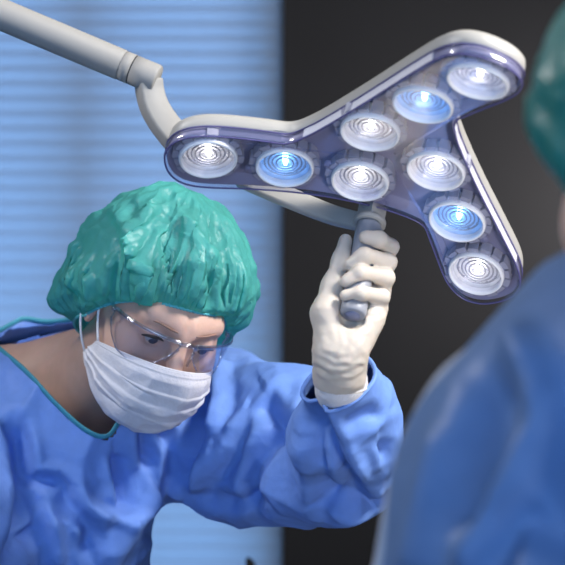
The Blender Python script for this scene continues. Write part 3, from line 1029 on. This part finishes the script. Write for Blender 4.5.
for s in (-1, 1):
    a0 = np.array(mask_pt(np.array([s * .98]), np.array([.02]))).ravel(); b0 = np.array(mask_pt(np.array([s * .99]), np.array([.97]))).ravel()
    P1 = sweep([a0, (s * .0765, -.014, -.018), (s * .0795, .002, .012), (s * .083, .016, .032)], 16)
    P2 = sweep([b0, (s * .0765, .010, -.060), (s * .0835, .022, -.035), (s * .0870, .030, 0.0)], 16)
    for P in (P1, P2):
        MB().tube(fr_head(P), .0015, 8).build('ear_loop', M_loop, mask)

# clear safety glasses
gl = empty('safety_glasses', (0, 0, 0)); gl.parent = woman
gl.location = Vector(fr_head([0, -.10, 0])) - woman.location
def gl_pt(a, z):
    a = np.asarray(a, float)
    z = np.asarray(z, float) + .009
    return np.stack([.0745 * np.sin(a) * (1 + .04 * np.cos(a)), -.036 - .078 * np.cos(a) ** .9 - .35 * (z - .015) * 0, z], -1)


for s in (-1, 1):
    na, nz = 40, 16
    AA = np.linspace(math.radians(7), math.radians(82), na)
    V = []
    for i, a in enumerate(AA):
        f = (a - AA[0]) / (AA[-1] - AA[0])
        top = .0125 + .003 * math.sin(PI * f) - .006 * f
        bot = np.interp(f, [0, .10, .22, .45, .7, .88, 1], [.000, -.014, -.027, -.035, -.032, -.021, -.008])
        for k in range(nz):
            zz = top + (bot - top) * k / (nz - 1)
            p = gl_pt(s * a, zz); p[1] += .004 * ((zz - top) / (bot - top)) ** 2 * (1 if True else 0)
            V.append(p)
    V = np.array(V)
    F = [(i * nz + k, i * nz + k + 1, (i + 1) * nz + k + 1, (i + 1) * nz + k) for i in range(na - 1) for k in range(nz - 1)]
    if s > 0: F = [f[::-1] for f in F]
    lens = obj('lens', fr_head(V), F, M_gog, gl); solidify(lens, .0018, 0)
    Vr = V.reshape(na, nz, 3)
    MB().tube(fr_head(Vr[:, 0] + np.array([0, -.0008, .001])), .0025, 8).build('brow_rim', M_gogr, gl)
    lp = np.vstack([Vr[0, 1:], Vr[1:, -1], Vr[-1, ::-1][1:]])
    MB().tube(fr_head(lp), .0010, 6).build('lens_edge', M_gogr, lens)
    tp = sweep([Vr[-1, 0] + np.array([0, 0, -.002]), (s * .0775, -.012, .014), (s * .082, .012, .010), (s * .084, .05, -.004)], 16)
    MB().tube(fr_head(tp), .0032, 10, flat=.4, up=HR[:, 0]).build('temple', M_gogr, gl)
    hx = Vr[-1, 0] + np.array([s * .0005, .003, -.003])
    MB().add(*ball(fr_head(hx), .0036, 12)).build('hinge', M_gogr, gl)
brg = sweep([gl_pt(math.radians(-8), .010), gl_pt(0., .0125), gl_pt(math.radians(8), .010)], 9)
MB().tube(fr_head(brg), .0032, 10).build('nose_bridge', M_gogr, gl)
for s in (-1, 1):
    q = sweep([gl_pt(s * math.radians(7.5), .004), np.array([s * .0115, -.107, .000]), np.array([s * .015, -.1015, -.011])], 10)
    MB().tube(fr_head(q), .0020, 8).build('nose_pad', M_gogr, gl)

# ---- blue gown
def gown_fn(P):
    c = at(88, 500, 2.56)
    c = at(50, 480, 2.56)
    d = ell(P, c, (.140, .150, .185))
    d = smin(d, ell(P, at(60, 405, 2.60), (.150, .115, .085)), .07)
    d = smin(d, ell(P, at(110, 420, 2.55), (.120, .115, .080)), .05)
    d = smin(d, chain(P, [at(42, 570, 2.58), at(38, 720, 2.72), np.array([PEL[0], PEL[1] - .03, .42])], [.122, .155, .26], .05), .04)
    # raised arm
    d = smin(d, chain(P, [SH_L, at(288, 450, 2.47), EL_L], [.082, .080, .054], .05), .035)
    d = smin(d, chain(P, [at(165, 446, 2.56), at(245, 463, 2.50), at(325, 478, 2.37)], [.066, .062, .046], .04), .022)
    fo = chain(P, [EL_L, at(347, 430, 2.24), at(335, 372, 2.145)], [.056, .053, .0305], .02)
    d = smin(d, fo, .025)
    # hanging arm
    d = smin(d, chain(P, [SH_R, at(-40, 560, 2.40), EL_R, WR_R], [.080, .074, .07, .05], .04), .035)
    return d


gx = axis([(-.75, -.38, .016), (-.38, .17, .0034), (.17, .30, .012)])
gy = axis([(2.02, 2.70, .0042), (2.70, 3.3, .02)])
gz_ = axis([(.30, 1.02, .02), (1.02, 1.44, .0034), (1.44, 1.52, .012)])
V, F = nets(gown_fn, gx, gy, gz_)
V = relax(V, F, 3, .5)
N = normals(V, F)
px = to_px(V)
view = V - np.array([0, 0, CAMZ]); view /= np.linalg.norm(view, axis=1)[:, None]
front = np.clip(-(N * view).sum(1) * 2.5, 0, 1)
front[(V[:, 1] > 2.75)] = 0
# folds: pixel course on the photographed side, half width, depth (mm), step share
FOLDS = [
    ([(0, 418), (12, 433), (17, 462), (19, 490), (13, 532), (-5, 560)], 11, -11, 6),
    ([(22, 420), (30, 452), (34, 474), (48, 476), (65, 481)], 9, -6, -7),
    ([(65, 481), (76, 505), (92, 527), (88, 560)], 10, -9, -7),
    ([(30, 486), (36, 520), (22, 540)], 9, -8, 5),
    ([(113, 455), (117, 485), (121, 512)], 9, -9, 9),
    ([(140, 428), (143, 450), (146, 472)], 10, -9, 7),
    ([(92, 505), (106, 511), (121, 513), (140, 485), (150, 470)], 8, 4, 5),
    ([(150, 472), (128, 505), (106, 540), (96, 575)], 12, 4, -6),
    ([(219, 392), (208, 430), (196, 468), (187, 497)], 12, -9, -8),
    ([(246, 414), (232, 450), (206, 480), (184, 497)], 10, 5, 7),
    ([(282, 424), (266, 440), (252, 466), (246, 490), (256, 520)], 11, -12, 6),
    ([(270, 398), (280, 415), (294, 428)], 12, -10, -6),
    ([(311, 392), (305, 420), (312, 462), (322, 512)], 10, -8, 7),
    ([(324, 412), (336, 440), (350, 470), (368, 498)], 10, -8, -9),
    ([(322, 505), (345, 506), (373, 508), (392, 500)], 8, -9, 7),
    ([(344, 418), (352, 424), (366, 420), (380, 414)], 9, -4, 3),
    ([(150, 545), (160, 520), (168, 495)], 9, -6, 4),
    ([(200, 500), (230, 508), (262, 505)], 9, -7, 4),
    ([(232, 372), (228, 402), (222, 440)], 9, 5, 5),
    ([(158, 430), (166, 455), (164, 490)], 9, -7, 6),
    ([(45, 500), (60, 530), (62, 570)], 10, 5, 5),
    ([(378, 440), (386, 466), (380, 500)], 9, -5, 4),
]
disp = np.zeros(len(V))
for L, wd, am, stp in FOLDS:
    L2 = sweep(np.array([(a, b, 0) for a, b in L], float), 14)[:, :2]
    e, sd, rn = seg_dist(px, L2)
    ends = np.clip(np.minimum(rn, 1 - rn) * 5 + .25, 0, 1)
    s = e / wd
    disp += ends * .001 * (am * np.exp(-s * 1.3) * (1 - np.exp(-s * 6) * .3) + stp * sd * s * np.exp(1 - s * s) * .62) * front
Q = V.copy()
warp = np.stack([noise(Q * 6, 11), noise(Q * 6, 12), noise(Q * 6, 13)], 1)
Qw = Q + .012 * warp
cr = tension(Qw, .105, .0105, 5, .42, .8) + tension(Qw, .055, .0026, 8, .45, .9) - .007
S = V + N * (disp * 2.1 + cr)[:, None]
pinw = np.clip((1.02 - V[:, 2]) / .05, 0, 1)
V = S
V = relax(V, F, 1, .35)
N = normals(V, F)
V = V + N * (.0007 * ridged(V * 45, 8))[:, None]
px = to_px(V)
# neck opening and sleeve mouth
NECKLINE = [(-26, 326), (-8, 341), (12, 357), (33, 377), (52, 398), (70, 417), (88, 431), (100, 437), (108, 438), (114, 432), (122, 418), (138, 398), (160, 380), (186, 366)]
hole = in_poly(px, NECKLINE + [(186, 250), (-26, 250)]) & (N[:, 1] < .25) & (V[:, 1] < 2.68) & (V[:, 2] > 1.2)
fa = at(347, 430, 2.24); fb = at(336, 376, 2.148); fd = (fb - fa) / np.linalg.norm(fb - fa)
mo = np.array([-.42, -.52, .74]); mo /= np.linalg.norm(mo)
mouth = ((V - at(337, 387, 2.165)) @ mo > 0) & (np.linalg.norm(V - fb, axis=1) < .12)
V2, F2 = drop(V, F, hole | mouth)
ids = border(V2, F2, fb, .085)
ctr = V2[ids].mean(0); ax1 = np.cross(mo, (0, 0, 1.)); ax1 /= np.linalg.norm(ax1); ax2 = np.cross(mo, ax1)
V2[ids] -= (((V2[ids] - ctr) @ mo) * .85)[:, None] * mo
an = np.arctan2((V2[ids] - ctr) @ ax2, (V2[ids] - ctr) @ ax1); od = np.argsort(an)
hem = V2[ids][od]
hem = np.array([hem[np.abs((an[od] - t + PI) % (2 * PI) - PI) < .22].mean(0) for t in np.linspace(-PI, PI, 61)])
gown = obj('gown', V2, F2, M_gown, woman); solidify(gown, .0012, -1)
MB().tube(hem, .0026, 8, caps=False).build('sleeve_hem', M_gown, gown)


def on_surface(V, N, p, pxs):
    """front most surface point of a mesh at a pixel"""
    e = np.linalg.norm(pxs - p, axis=1)
    c = np.where(e < 4.5)[0]
    if len(c) == 0: c = np.argsort(e)[:6]
    c = c[np.argsort(V[c, 1])[:6]]
    return V[c].mean(0)


nl = sweep(np.array([(a, b, 0) for a, b in NECKLINE], float), 60)[:, :2]
NP = np.array([on_surface(V, N, p, px) for p in nl])
for _ in range(6): NP[1:-1] = .5 * NP[1:-1] + .25 * (NP[:-2] + NP[2:])
mbt = MB(); mbt.tube(NP + np.array([0, -.002, 0]), .0046, 10, flat=.45, up=(0, 1, 0)); mbt.build('neck_binding', M_trim, gown)
# back collar seen behind the nape
bc = sweep([at(-26, 326, 2.60), at(-6, 332, 2.64), at(12, 324, 2.67), at(24, 319, 2.685), at(46, 322, 2.69), at(72, 320, 2.68), at(96, 318, 2.66)], 30)
mbc = MB(); mbc.tube(bc, .0042, 10, flat=.5, up=(0, 1, 0)); mbc.build('neck_binding', M_trim, gown)
low = np.array([at(-26, 372, 2.66), at(-6, 372, 2.69), at(12, 372, 2.71), at(24, 370, 2.715), at(46, 370, 2.72), at(72, 370, 2.71), at(96, 372, 2.69)]); low = sweep(low, 30)
V = np.concatenate([bc + (low - bc) * t for t in (0, .35, .7, 1)]); F = [(i * 30 + j, i * 30 + j + 1, (i + 1) * 30 + j + 1, (i + 1) * 30 + j) for i in range(3) for j in range(29)]
solidify(obj('back_collar', V, F, M_gown, gown), .002)

# knit cuff and glove
kd = [at(340, 395, 2.188), at(341, 389, 2.168), at(341, 383, 2.150), at(340, 374, 2.138)]
kc = sweep(kd, 16)
n = 72; th = np.arange(n) * 2 * PI / n
kb = MB()
rk = np.interp(np.linspace(0, 1, 16), [0, .3, .8, 1], [.0235, .0285, .0288, .0265])
kb.tube(kc, rk, n, caps=False)
cuffV = kb.V[0]
cuffV = cuffV + .0004 * np.sin(np.tile(th, 16) * 36)[:, None] * (cuffV - np.repeat(kc, n, 0)) / .03
obj('knit_cuff', cuffV, kb.F, M_knit, gown)

HY = lambda py: 2.182 - (py - 219) / 97.0 * .0645          # depth of the handle axis at a pixel row
def J(px_, py_, dy): return at(px_, py_, HY(py_) + dy)
FING = {
    'index': ([J(375, 268, .026), J(390, 247.5, .012), J(379, 239.5, -.020), J(366, 237.5, -.0235)], [.0102, .0096, .0092, .0079]),
    'middle': ([J(379, 279, .026), J(388, 262.5, .006), J(364, 256, -.0245), J(350.5, 265, -.0185)], [.0104, .0096, .0092, .0077]),
    'ring': ([J(380, 293, .026), J(386, 277, .005), J(360, 272.5, -.0245), J(347, 281.5, -.0190)], [.0102, .0094, .0089, .0075]),
    'pinky': ([J(377, 309, .025), J(382, 297, .004), J(361, 293.5, -.0240), J(346, 295.5, -.0195)], [.0094, .0086, .0081, .0068]),
}
THUMB = ([at(331, 346, 2.122), J(326, 313, .008), J(334, 286, .004), J(341.5, 262, -.002), J(345.5, 240.5, -.006)], [.0165, .0150, .0122, .0096, .0074])
WR = at(339.5, 374, 2.138)


def glove_fn(P):
    palm = cone(P, at(340, 358, 2.125), J(352, 306, .030), .023, .018)
    for k, (f, (p, r)) in enumerate(FING.items()):
        palm = smin(palm, cone(P, at(338 + 4 * k, 350, 2.128), p[0], .0165, r[0] * 1.02), .012)
    palm = smin(palm, cone(P, at(352, 346, 2.118), J(372, 318, .016), .0165, .0125), .014)
    palm = smin(palm, chain(P, [at(341, 394, 2.165), WR, at(338, 360, 2.124)], [.0300, .0262, .0235], .01), .012)
    th_ = chain(P, THUMB[0], THUMB[1], .010)
    d = smin(palm, th_, .016)
    fing = None
    for f, (p, r) in FING.items():
        e = chain(P, p, r, .004)
        fing = e if fing is None else smin(fing, e, .0018)
    d = smin(d, fing, .005)
    # keep off the handle
    a = hp(.008); b = hp(.127)
    hd = cone(P, a, b, .0146, .0146)
    d = smax(d, -hd, .002)
    # open end at the wrist
    wv = np.array([-.05, .35, -1.0]); wv /= np.linalg.norm(wv)
    tilt = (P - at(341, 384, 2.150)) @ wv
    return np.maximum(d, tilt)


V, F = nets(glove_fn, axis([(.015, .130, .0013)]), axis([(2.05, 2.26, .0014)]), axis([(1.33, 1.51, .0013)]))
V = relax(V, F, 3, .5)
N = normals(V, F); px = to_px(V)
wr = np.zeros(len(V))
for L, wd, am in (([(316, 366), (330, 374), (346, 374), (360, 366)], 2.2, -1.6), ([(318, 358), (334, 367), (350, 366), (362, 356)], 2.2, -1.0), ([(322, 352), (336, 359), (350, 357)], 2.0, -.8),
                  ([(337, 330), (339, 342), (334, 355)], 2.5, -.7), ([(345, 332), (348, 344), (344, 356)], 2.5, -.7), ([(364, 326), (362, 336), (354, 347)], 2.2, -1.1), ([(376, 314), (368, 322), (366, 330)], 2, -1.0),
                  ([(385, 312), (377, 317), (368, 316)], 1.8, -.9), ([(316, 320), (326, 330), (330, 344)], 3, -.6)):
    e, sd, rn = seg_dist(px, L)
    wr += .00042 * am * (np.exp(-(e / wd) ** 2) - .6 * np.exp(-((e - 2.2 * wd) / wd) ** 2)) * (N[:, 1] < .3)
wr += .0004 * noise(V * 120, 3) + .0007 * ridged(V * np.array([40, 40, 70]), 4) * np.clip((1.395 - V[:, 2]) / .03, 0, 1)
V = V + N * wr[:, None]
wv = np.array([-.05, .35, -1.0]); wv /= np.linalg.norm(wv)
endc = (V - at(341, 384, 2.150)) @ wv > -.0006
V2, F2 = drop(V, F, endc)
glove = obj('glove', V2, F2, M_glove, woman)
# rolled glove rim
c0 = at(341, 383.5, 2.150)
e1_ = np.cross(wv, (0, 1., 0)); e1_ /= np.linalg.norm(e1_); e2_ = np.cross(wv, e1_)
rim = np.array([c0 + .0290 * (math.cos(t) * e1_ + math.sin(t) * e2_) for t in np.linspace(0, 2 * PI, 49)])
MB().tube(rim, .0012, 8, caps=False).build('rolled_rim', M_glove, glove)

# ------------------------------------------------------------------ the second person, close by on the right
Y2 = 1.32
def rotm(yaw, pitch, roll=0):
    return np.array((Matrix.Rotation(yaw, 3, 'Z') @ Matrix.Rotation(pitch, 3, 'X') @ Matrix.Rotation(roll, 3, 'Y')))
HR2 = rotm(math.radians(-152), math.radians(14)); HT2 = at(693, 168, Y2)
nb2 = at(705, 350, Y2 + .02); sl2 = at(584, 528, Y2 + .04); el2 = at(420, 900, Y2 + .10); wr2 = at(420, 900, Y2 + .36)
sr2 = at(900, 500, Y2 - .10); pel2 = np.array([nb2[0] + .02, Y2 - .02, .92])


def man_fn(P):
    d = head_fn(to_head(P, HR2, HT2), False)
    d = smin(d, cone(P, fr_head([0, .02, -.05], HR2, HT2), nb2, .055, .06), .03)
    d = smin(d, chain(P, [nb2 + np.array([0, 0, -.06]), (nb2 + pel2) / 2, pel2], [.08, .12, .13], .05), .03)
    d = smin(d, chain(P, [sl2 + np.array([.03, 0, .01]), nb2 + np.array([0, 0, -.06]), sr2], [.05, .06, .05], .04), .04)
    d = smin(d, chain(P, [sl2 + np.array([.01, 0, 0]), el2, wr2], [.05, .04, .028], .02), .03)
    d = smin(d, chain(P, [sr2, sr2 + np.array([.05, .05, -.28]), sr2 + np.array([0, .30, -.33])], [.05, .04, .028], .02), .03)
    for s in (-.09, .09):
        h = pel2 + np.array([s * .6, s * .7, -.04])
        d = smin(d, chain(P, [h, h * np.array([1, 1, 0]) + np.array([0, 0, .48]), h * np.array([1, 1, 0]) + np.array([0, 0, .09]), h * np.array([1, 1, 0]) + np.array([-.1, .08, .045])], [.085, .058, .042, .036], .03), .03)
    return d


V, F = nets(man_fn, axis([(-.05, .72, .008)]), axis([(.95, 1.85, .009)]), axis([(0, 1.2, .016), (1.2, 1.74, .007)]))
V = relax(V, F, 2, .5)
man = obj('person', V, F, M_skin, origin=(pel2[0], pel2[1], 0))
tag(man, 'blurred person seen from behind close by, in blue gown and teal cap', 'person')
Vc, Fc, edge2 = cap_mesh(HR2, HT2, (.112, .122, .118), (0, .022, .028), 7, front_z=.05, side_z=-.05, nape_z=-.085, n=240, m=80)
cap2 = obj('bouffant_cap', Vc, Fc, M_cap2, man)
MB().tube(np.vstack([edge2, edge2[:2]]), .002, 8, caps=False).build('elastic_band', bpy.data.materials['teal_elastic'], cap2)


def hair2_fn(P):
    Q = to_head(P, HR2, HT2)
    d = ell(Q, (0, .018, .034), (.082, .101, .092))
    d = smin(d, ell(Q, (0, .060, -.045), (.055, .035, .05)), .03)
    return smax(d, -(Q[:, 2] + .85 * (Q[:, 1] + .078) - .062), .01)


V, F = nets(hair2_fn, axis([(.12, .45, .006)]), axis([(1.15, 1.5, .006)]), axis([(1.4, 1.75, .006)]))
obj('hair', V, F, M_hair, man)


def gown2_fn(P):
    d = ell(P, at(690, 520, Y2 + .03), (.19, .15, .19))
    d = smin(d, chain(P, [at(690, 560, Y2 + .03), np.array([pel2[0], pel2[1], .95]), np.array([pel2[0], pel2[1], .40])], [.16, .19, .25], .05), .08)
    d = smin(d, chain(P, [sl2, at(700, 498, Y2 + .03), sr2], [.098, .098, .09], .04), .06)
    d = smin(d, chain(P, [sl2, at(487, 700, Y2 + .06), el2, wr2], [.094, .092, .075, .05], .03), .03)
    d = smin(d, chain(P, [sr2, sr2 + np.array([.05, .05, -.28]), sr2 + np.array([0, .27, -.32])], [.09, .075, .055], .03), .03)
    d = smax(d, -cone(P, nb2 + np.array([0, 0, -.02]), nb2 + np.array([0, 0, .3]), .075, .08), .01)
    return d


V, F = nets(gown2_fn, axis([(-.06, .42, .006), (.42, .85, .016)]), axis([(.85, 2.0, .010)]), axis([(.28, 1.15, .02), (1.15, 1.5, .006)]))
V = relax(V, F, 3, .5)
N = normals(V, F); px = to_px(V)
view = V - np.array([0, 0, CAMZ]); view /= np.linalg.norm(view, axis=1)[:, None]
front = np.clip(-(N * view).sum(1) * 2.5, 0, 1)
disp = np.zeros(len(V))
for L, wd, am, stp in [([(490, 360), (478, 420), (460, 480), (446, 540)], 26, -22, 10), ([(575, 400), (558, 440), (560, 500), (566, 580)], 22, -24, 10), ([(512, 330), (530, 355), (552, 411), (560, 440)], 20, 16, 6), ([(550, 430), (520, 480), (490, 530), (465, 580)], 22, 18, 8), ([(440, 420), (425, 470), (412, 530), (405, 580)], 20, 10, -6), ([(500, 580), (510, 540), (525, 520), (540, 560)], 16, -14, 6)]:
    e, sd, rn = seg_dist(px, sweep(np.array([(a, b, 0) for a, b in L], float), 14)[:, :2])
    ends = np.clip(np.minimum(rn, 1 - rn) * 5 + .3, 0, 1); s = e / wd
    disp += ends * .001 * (am * np.exp(-s * s) + stp * sd * s * np.exp(1 - s * s) * .6) * front
disp += tension(V, .13, .010, 3, .4, .8) - .006
pinw = np.clip((1.14 - V[:, 2]) / .05, 0, 1)
V = relax(V + N * disp[:, None], F, 1, .4)
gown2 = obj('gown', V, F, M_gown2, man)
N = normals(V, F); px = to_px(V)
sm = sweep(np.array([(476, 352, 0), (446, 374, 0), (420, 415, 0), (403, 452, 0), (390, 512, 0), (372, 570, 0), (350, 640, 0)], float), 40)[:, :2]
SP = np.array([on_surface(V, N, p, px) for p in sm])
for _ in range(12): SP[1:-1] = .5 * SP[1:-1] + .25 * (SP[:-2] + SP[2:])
MB().tube(SP, .0062, 10, flat=.7).build('sleeve_outline_strip', mat('pale_grey_strip', (.50, .49, .52), .6), gown2)  # pale grey strip along the shoulder and sleeve outline
nr = np.array([nb2 + np.array([.078 * math.cos(t), .078 * math.sin(t), .028 + .012 * math.sin(t)]) for t in np.linspace(0, 2 * PI, 49)])
MB().tube(nr, .006, 10, caps=False).build('neck_binding', M_trim, gown2)

# ------------------------------------------------------------------ black stand tip behind, at the bottom edge
sp = at(250.5, 563, 3.45)
stand = empty('equipment_stand', (sp[0], sp[1], 0)); tag(stand, 'small black knob of a stand rising at the bottom edge below the raised blue sleeve', 'stand')
MB().tube([(sp[0], sp[1], .0), (sp[0], sp[1], .02), (sp[0], sp[1], .03)], [.13, .13, .05], 40).build('base', M_black, stand)
MB().tube([(sp[0], sp[1], .025), (sp[0], sp[1], sp[2] - .02)], .0085, 20).build('pole', M_black, stand)
kn = sweep([sp + np.array([.004, 0, -.035]), sp + np.array([.002, 0, -.012]), sp + np.array([-.003, 0, .004]), sp + np.array([-.006, 0, .0105])], 14)
MB().tube(kn, [.0085, .0092, .0096, .0098, .0098, .0096, .0093, .0088, .0080, .0070, .0058, .0044, .0028, .0006], 20).build('knob', M_black, stand)

# ------------------------------------------------------------------ light
wd = bpy.data.worlds.new('daylight'); SC.world = wd; wd.use_nodes = True
bg = wd.node_tree.nodes['Background']; bg.inputs[0].default_value = (.26, .53, 1.0, 1); bg.inputs[1].default_value = 2.3


def area(name, loc, target, size, power, color=(1, 1, 1), shape='RECTANGLE', sy=None):
    l = bpy.data.lights.new(name, 'AREA'); l.energy = power; l.color = color; l.size = size
    l.shape = shape
    if shape == 'RECTANGLE': l.size_y = sy or size
    o = bpy.data.objects.new(name, l); COL.objects.link(o); o.location = loc
    dv = Vector(target) - Vector(loc); o.rotation_euler = dv.to_track_quat('-Z', 'Y').to_euler()
    return o


area('key_light', (1.15, 1.6, 2.62), tuple(at(230, 400, 2.4)), .45, 70, (1, .97, .93))  # unseen key light, added for the light from upper right
area('left_rim_fill', (-1.2, 1.75, 2.66), tuple(at(100, 330, 2.4)), .45, 26, (1, .97, .95))  # unseen light added on the left as rim and fill
area('camera_side_fill', (-.3, -1.2, 1.9), tuple(at(280, 330, 2.4)), 1.2, 8, (1, .96, .93))  # unseen broad fill, added behind the camera
low = area('low_fill_light', (.75, .9, .85), tuple(at(390, 160, 2.1)), .35, 1.7, (1, .93, .88))  # unseen fill, added to brighten the surgical lamp's underside
low.data.spread = math.radians(50)
ww = area('wall_fill_light', (1.35, 4.05, 1.6), (.75, 4.5, 1.62), .3, 9, (1, .96, .96))  # unseen light added to brighten the right part of the back wall
ww.data.spread = math.radians(80)

# ------------------------------------------------------------------ camera
cam = bpy.data.cameras.new('camera'); co = bpy.data.objects.new('camera', cam); COL.objects.link(co)
co.location = (0, 0, CAMZ); co.rotation_euler = (PI / 2, 0, 0)
cam.sensor_width = 36; cam.sensor_fit = 'HORIZONTAL'; cam.lens = FPX / 565 * 36
cam.clip_start = .05
cam.dof.use_dof = True; cam.dof.focus_distance = 2.27
cam.dof.aperture_fstop = (cam.lens / 1000) / .020
SC.camera = co
SC.view_settings.view_transform = 'Standard'; SC.view_settings.look = 'None'
SC.view_settings.exposure = 0.0; SC.view_settings.gamma = 1.0
try: SC.view_settings.use_curve_mapping = False
except Exception: pass
SC.cycles.use_denoising = True
SC.cycles.max_bounces = 10; SC.cycles.transparent_max_bounces = 24
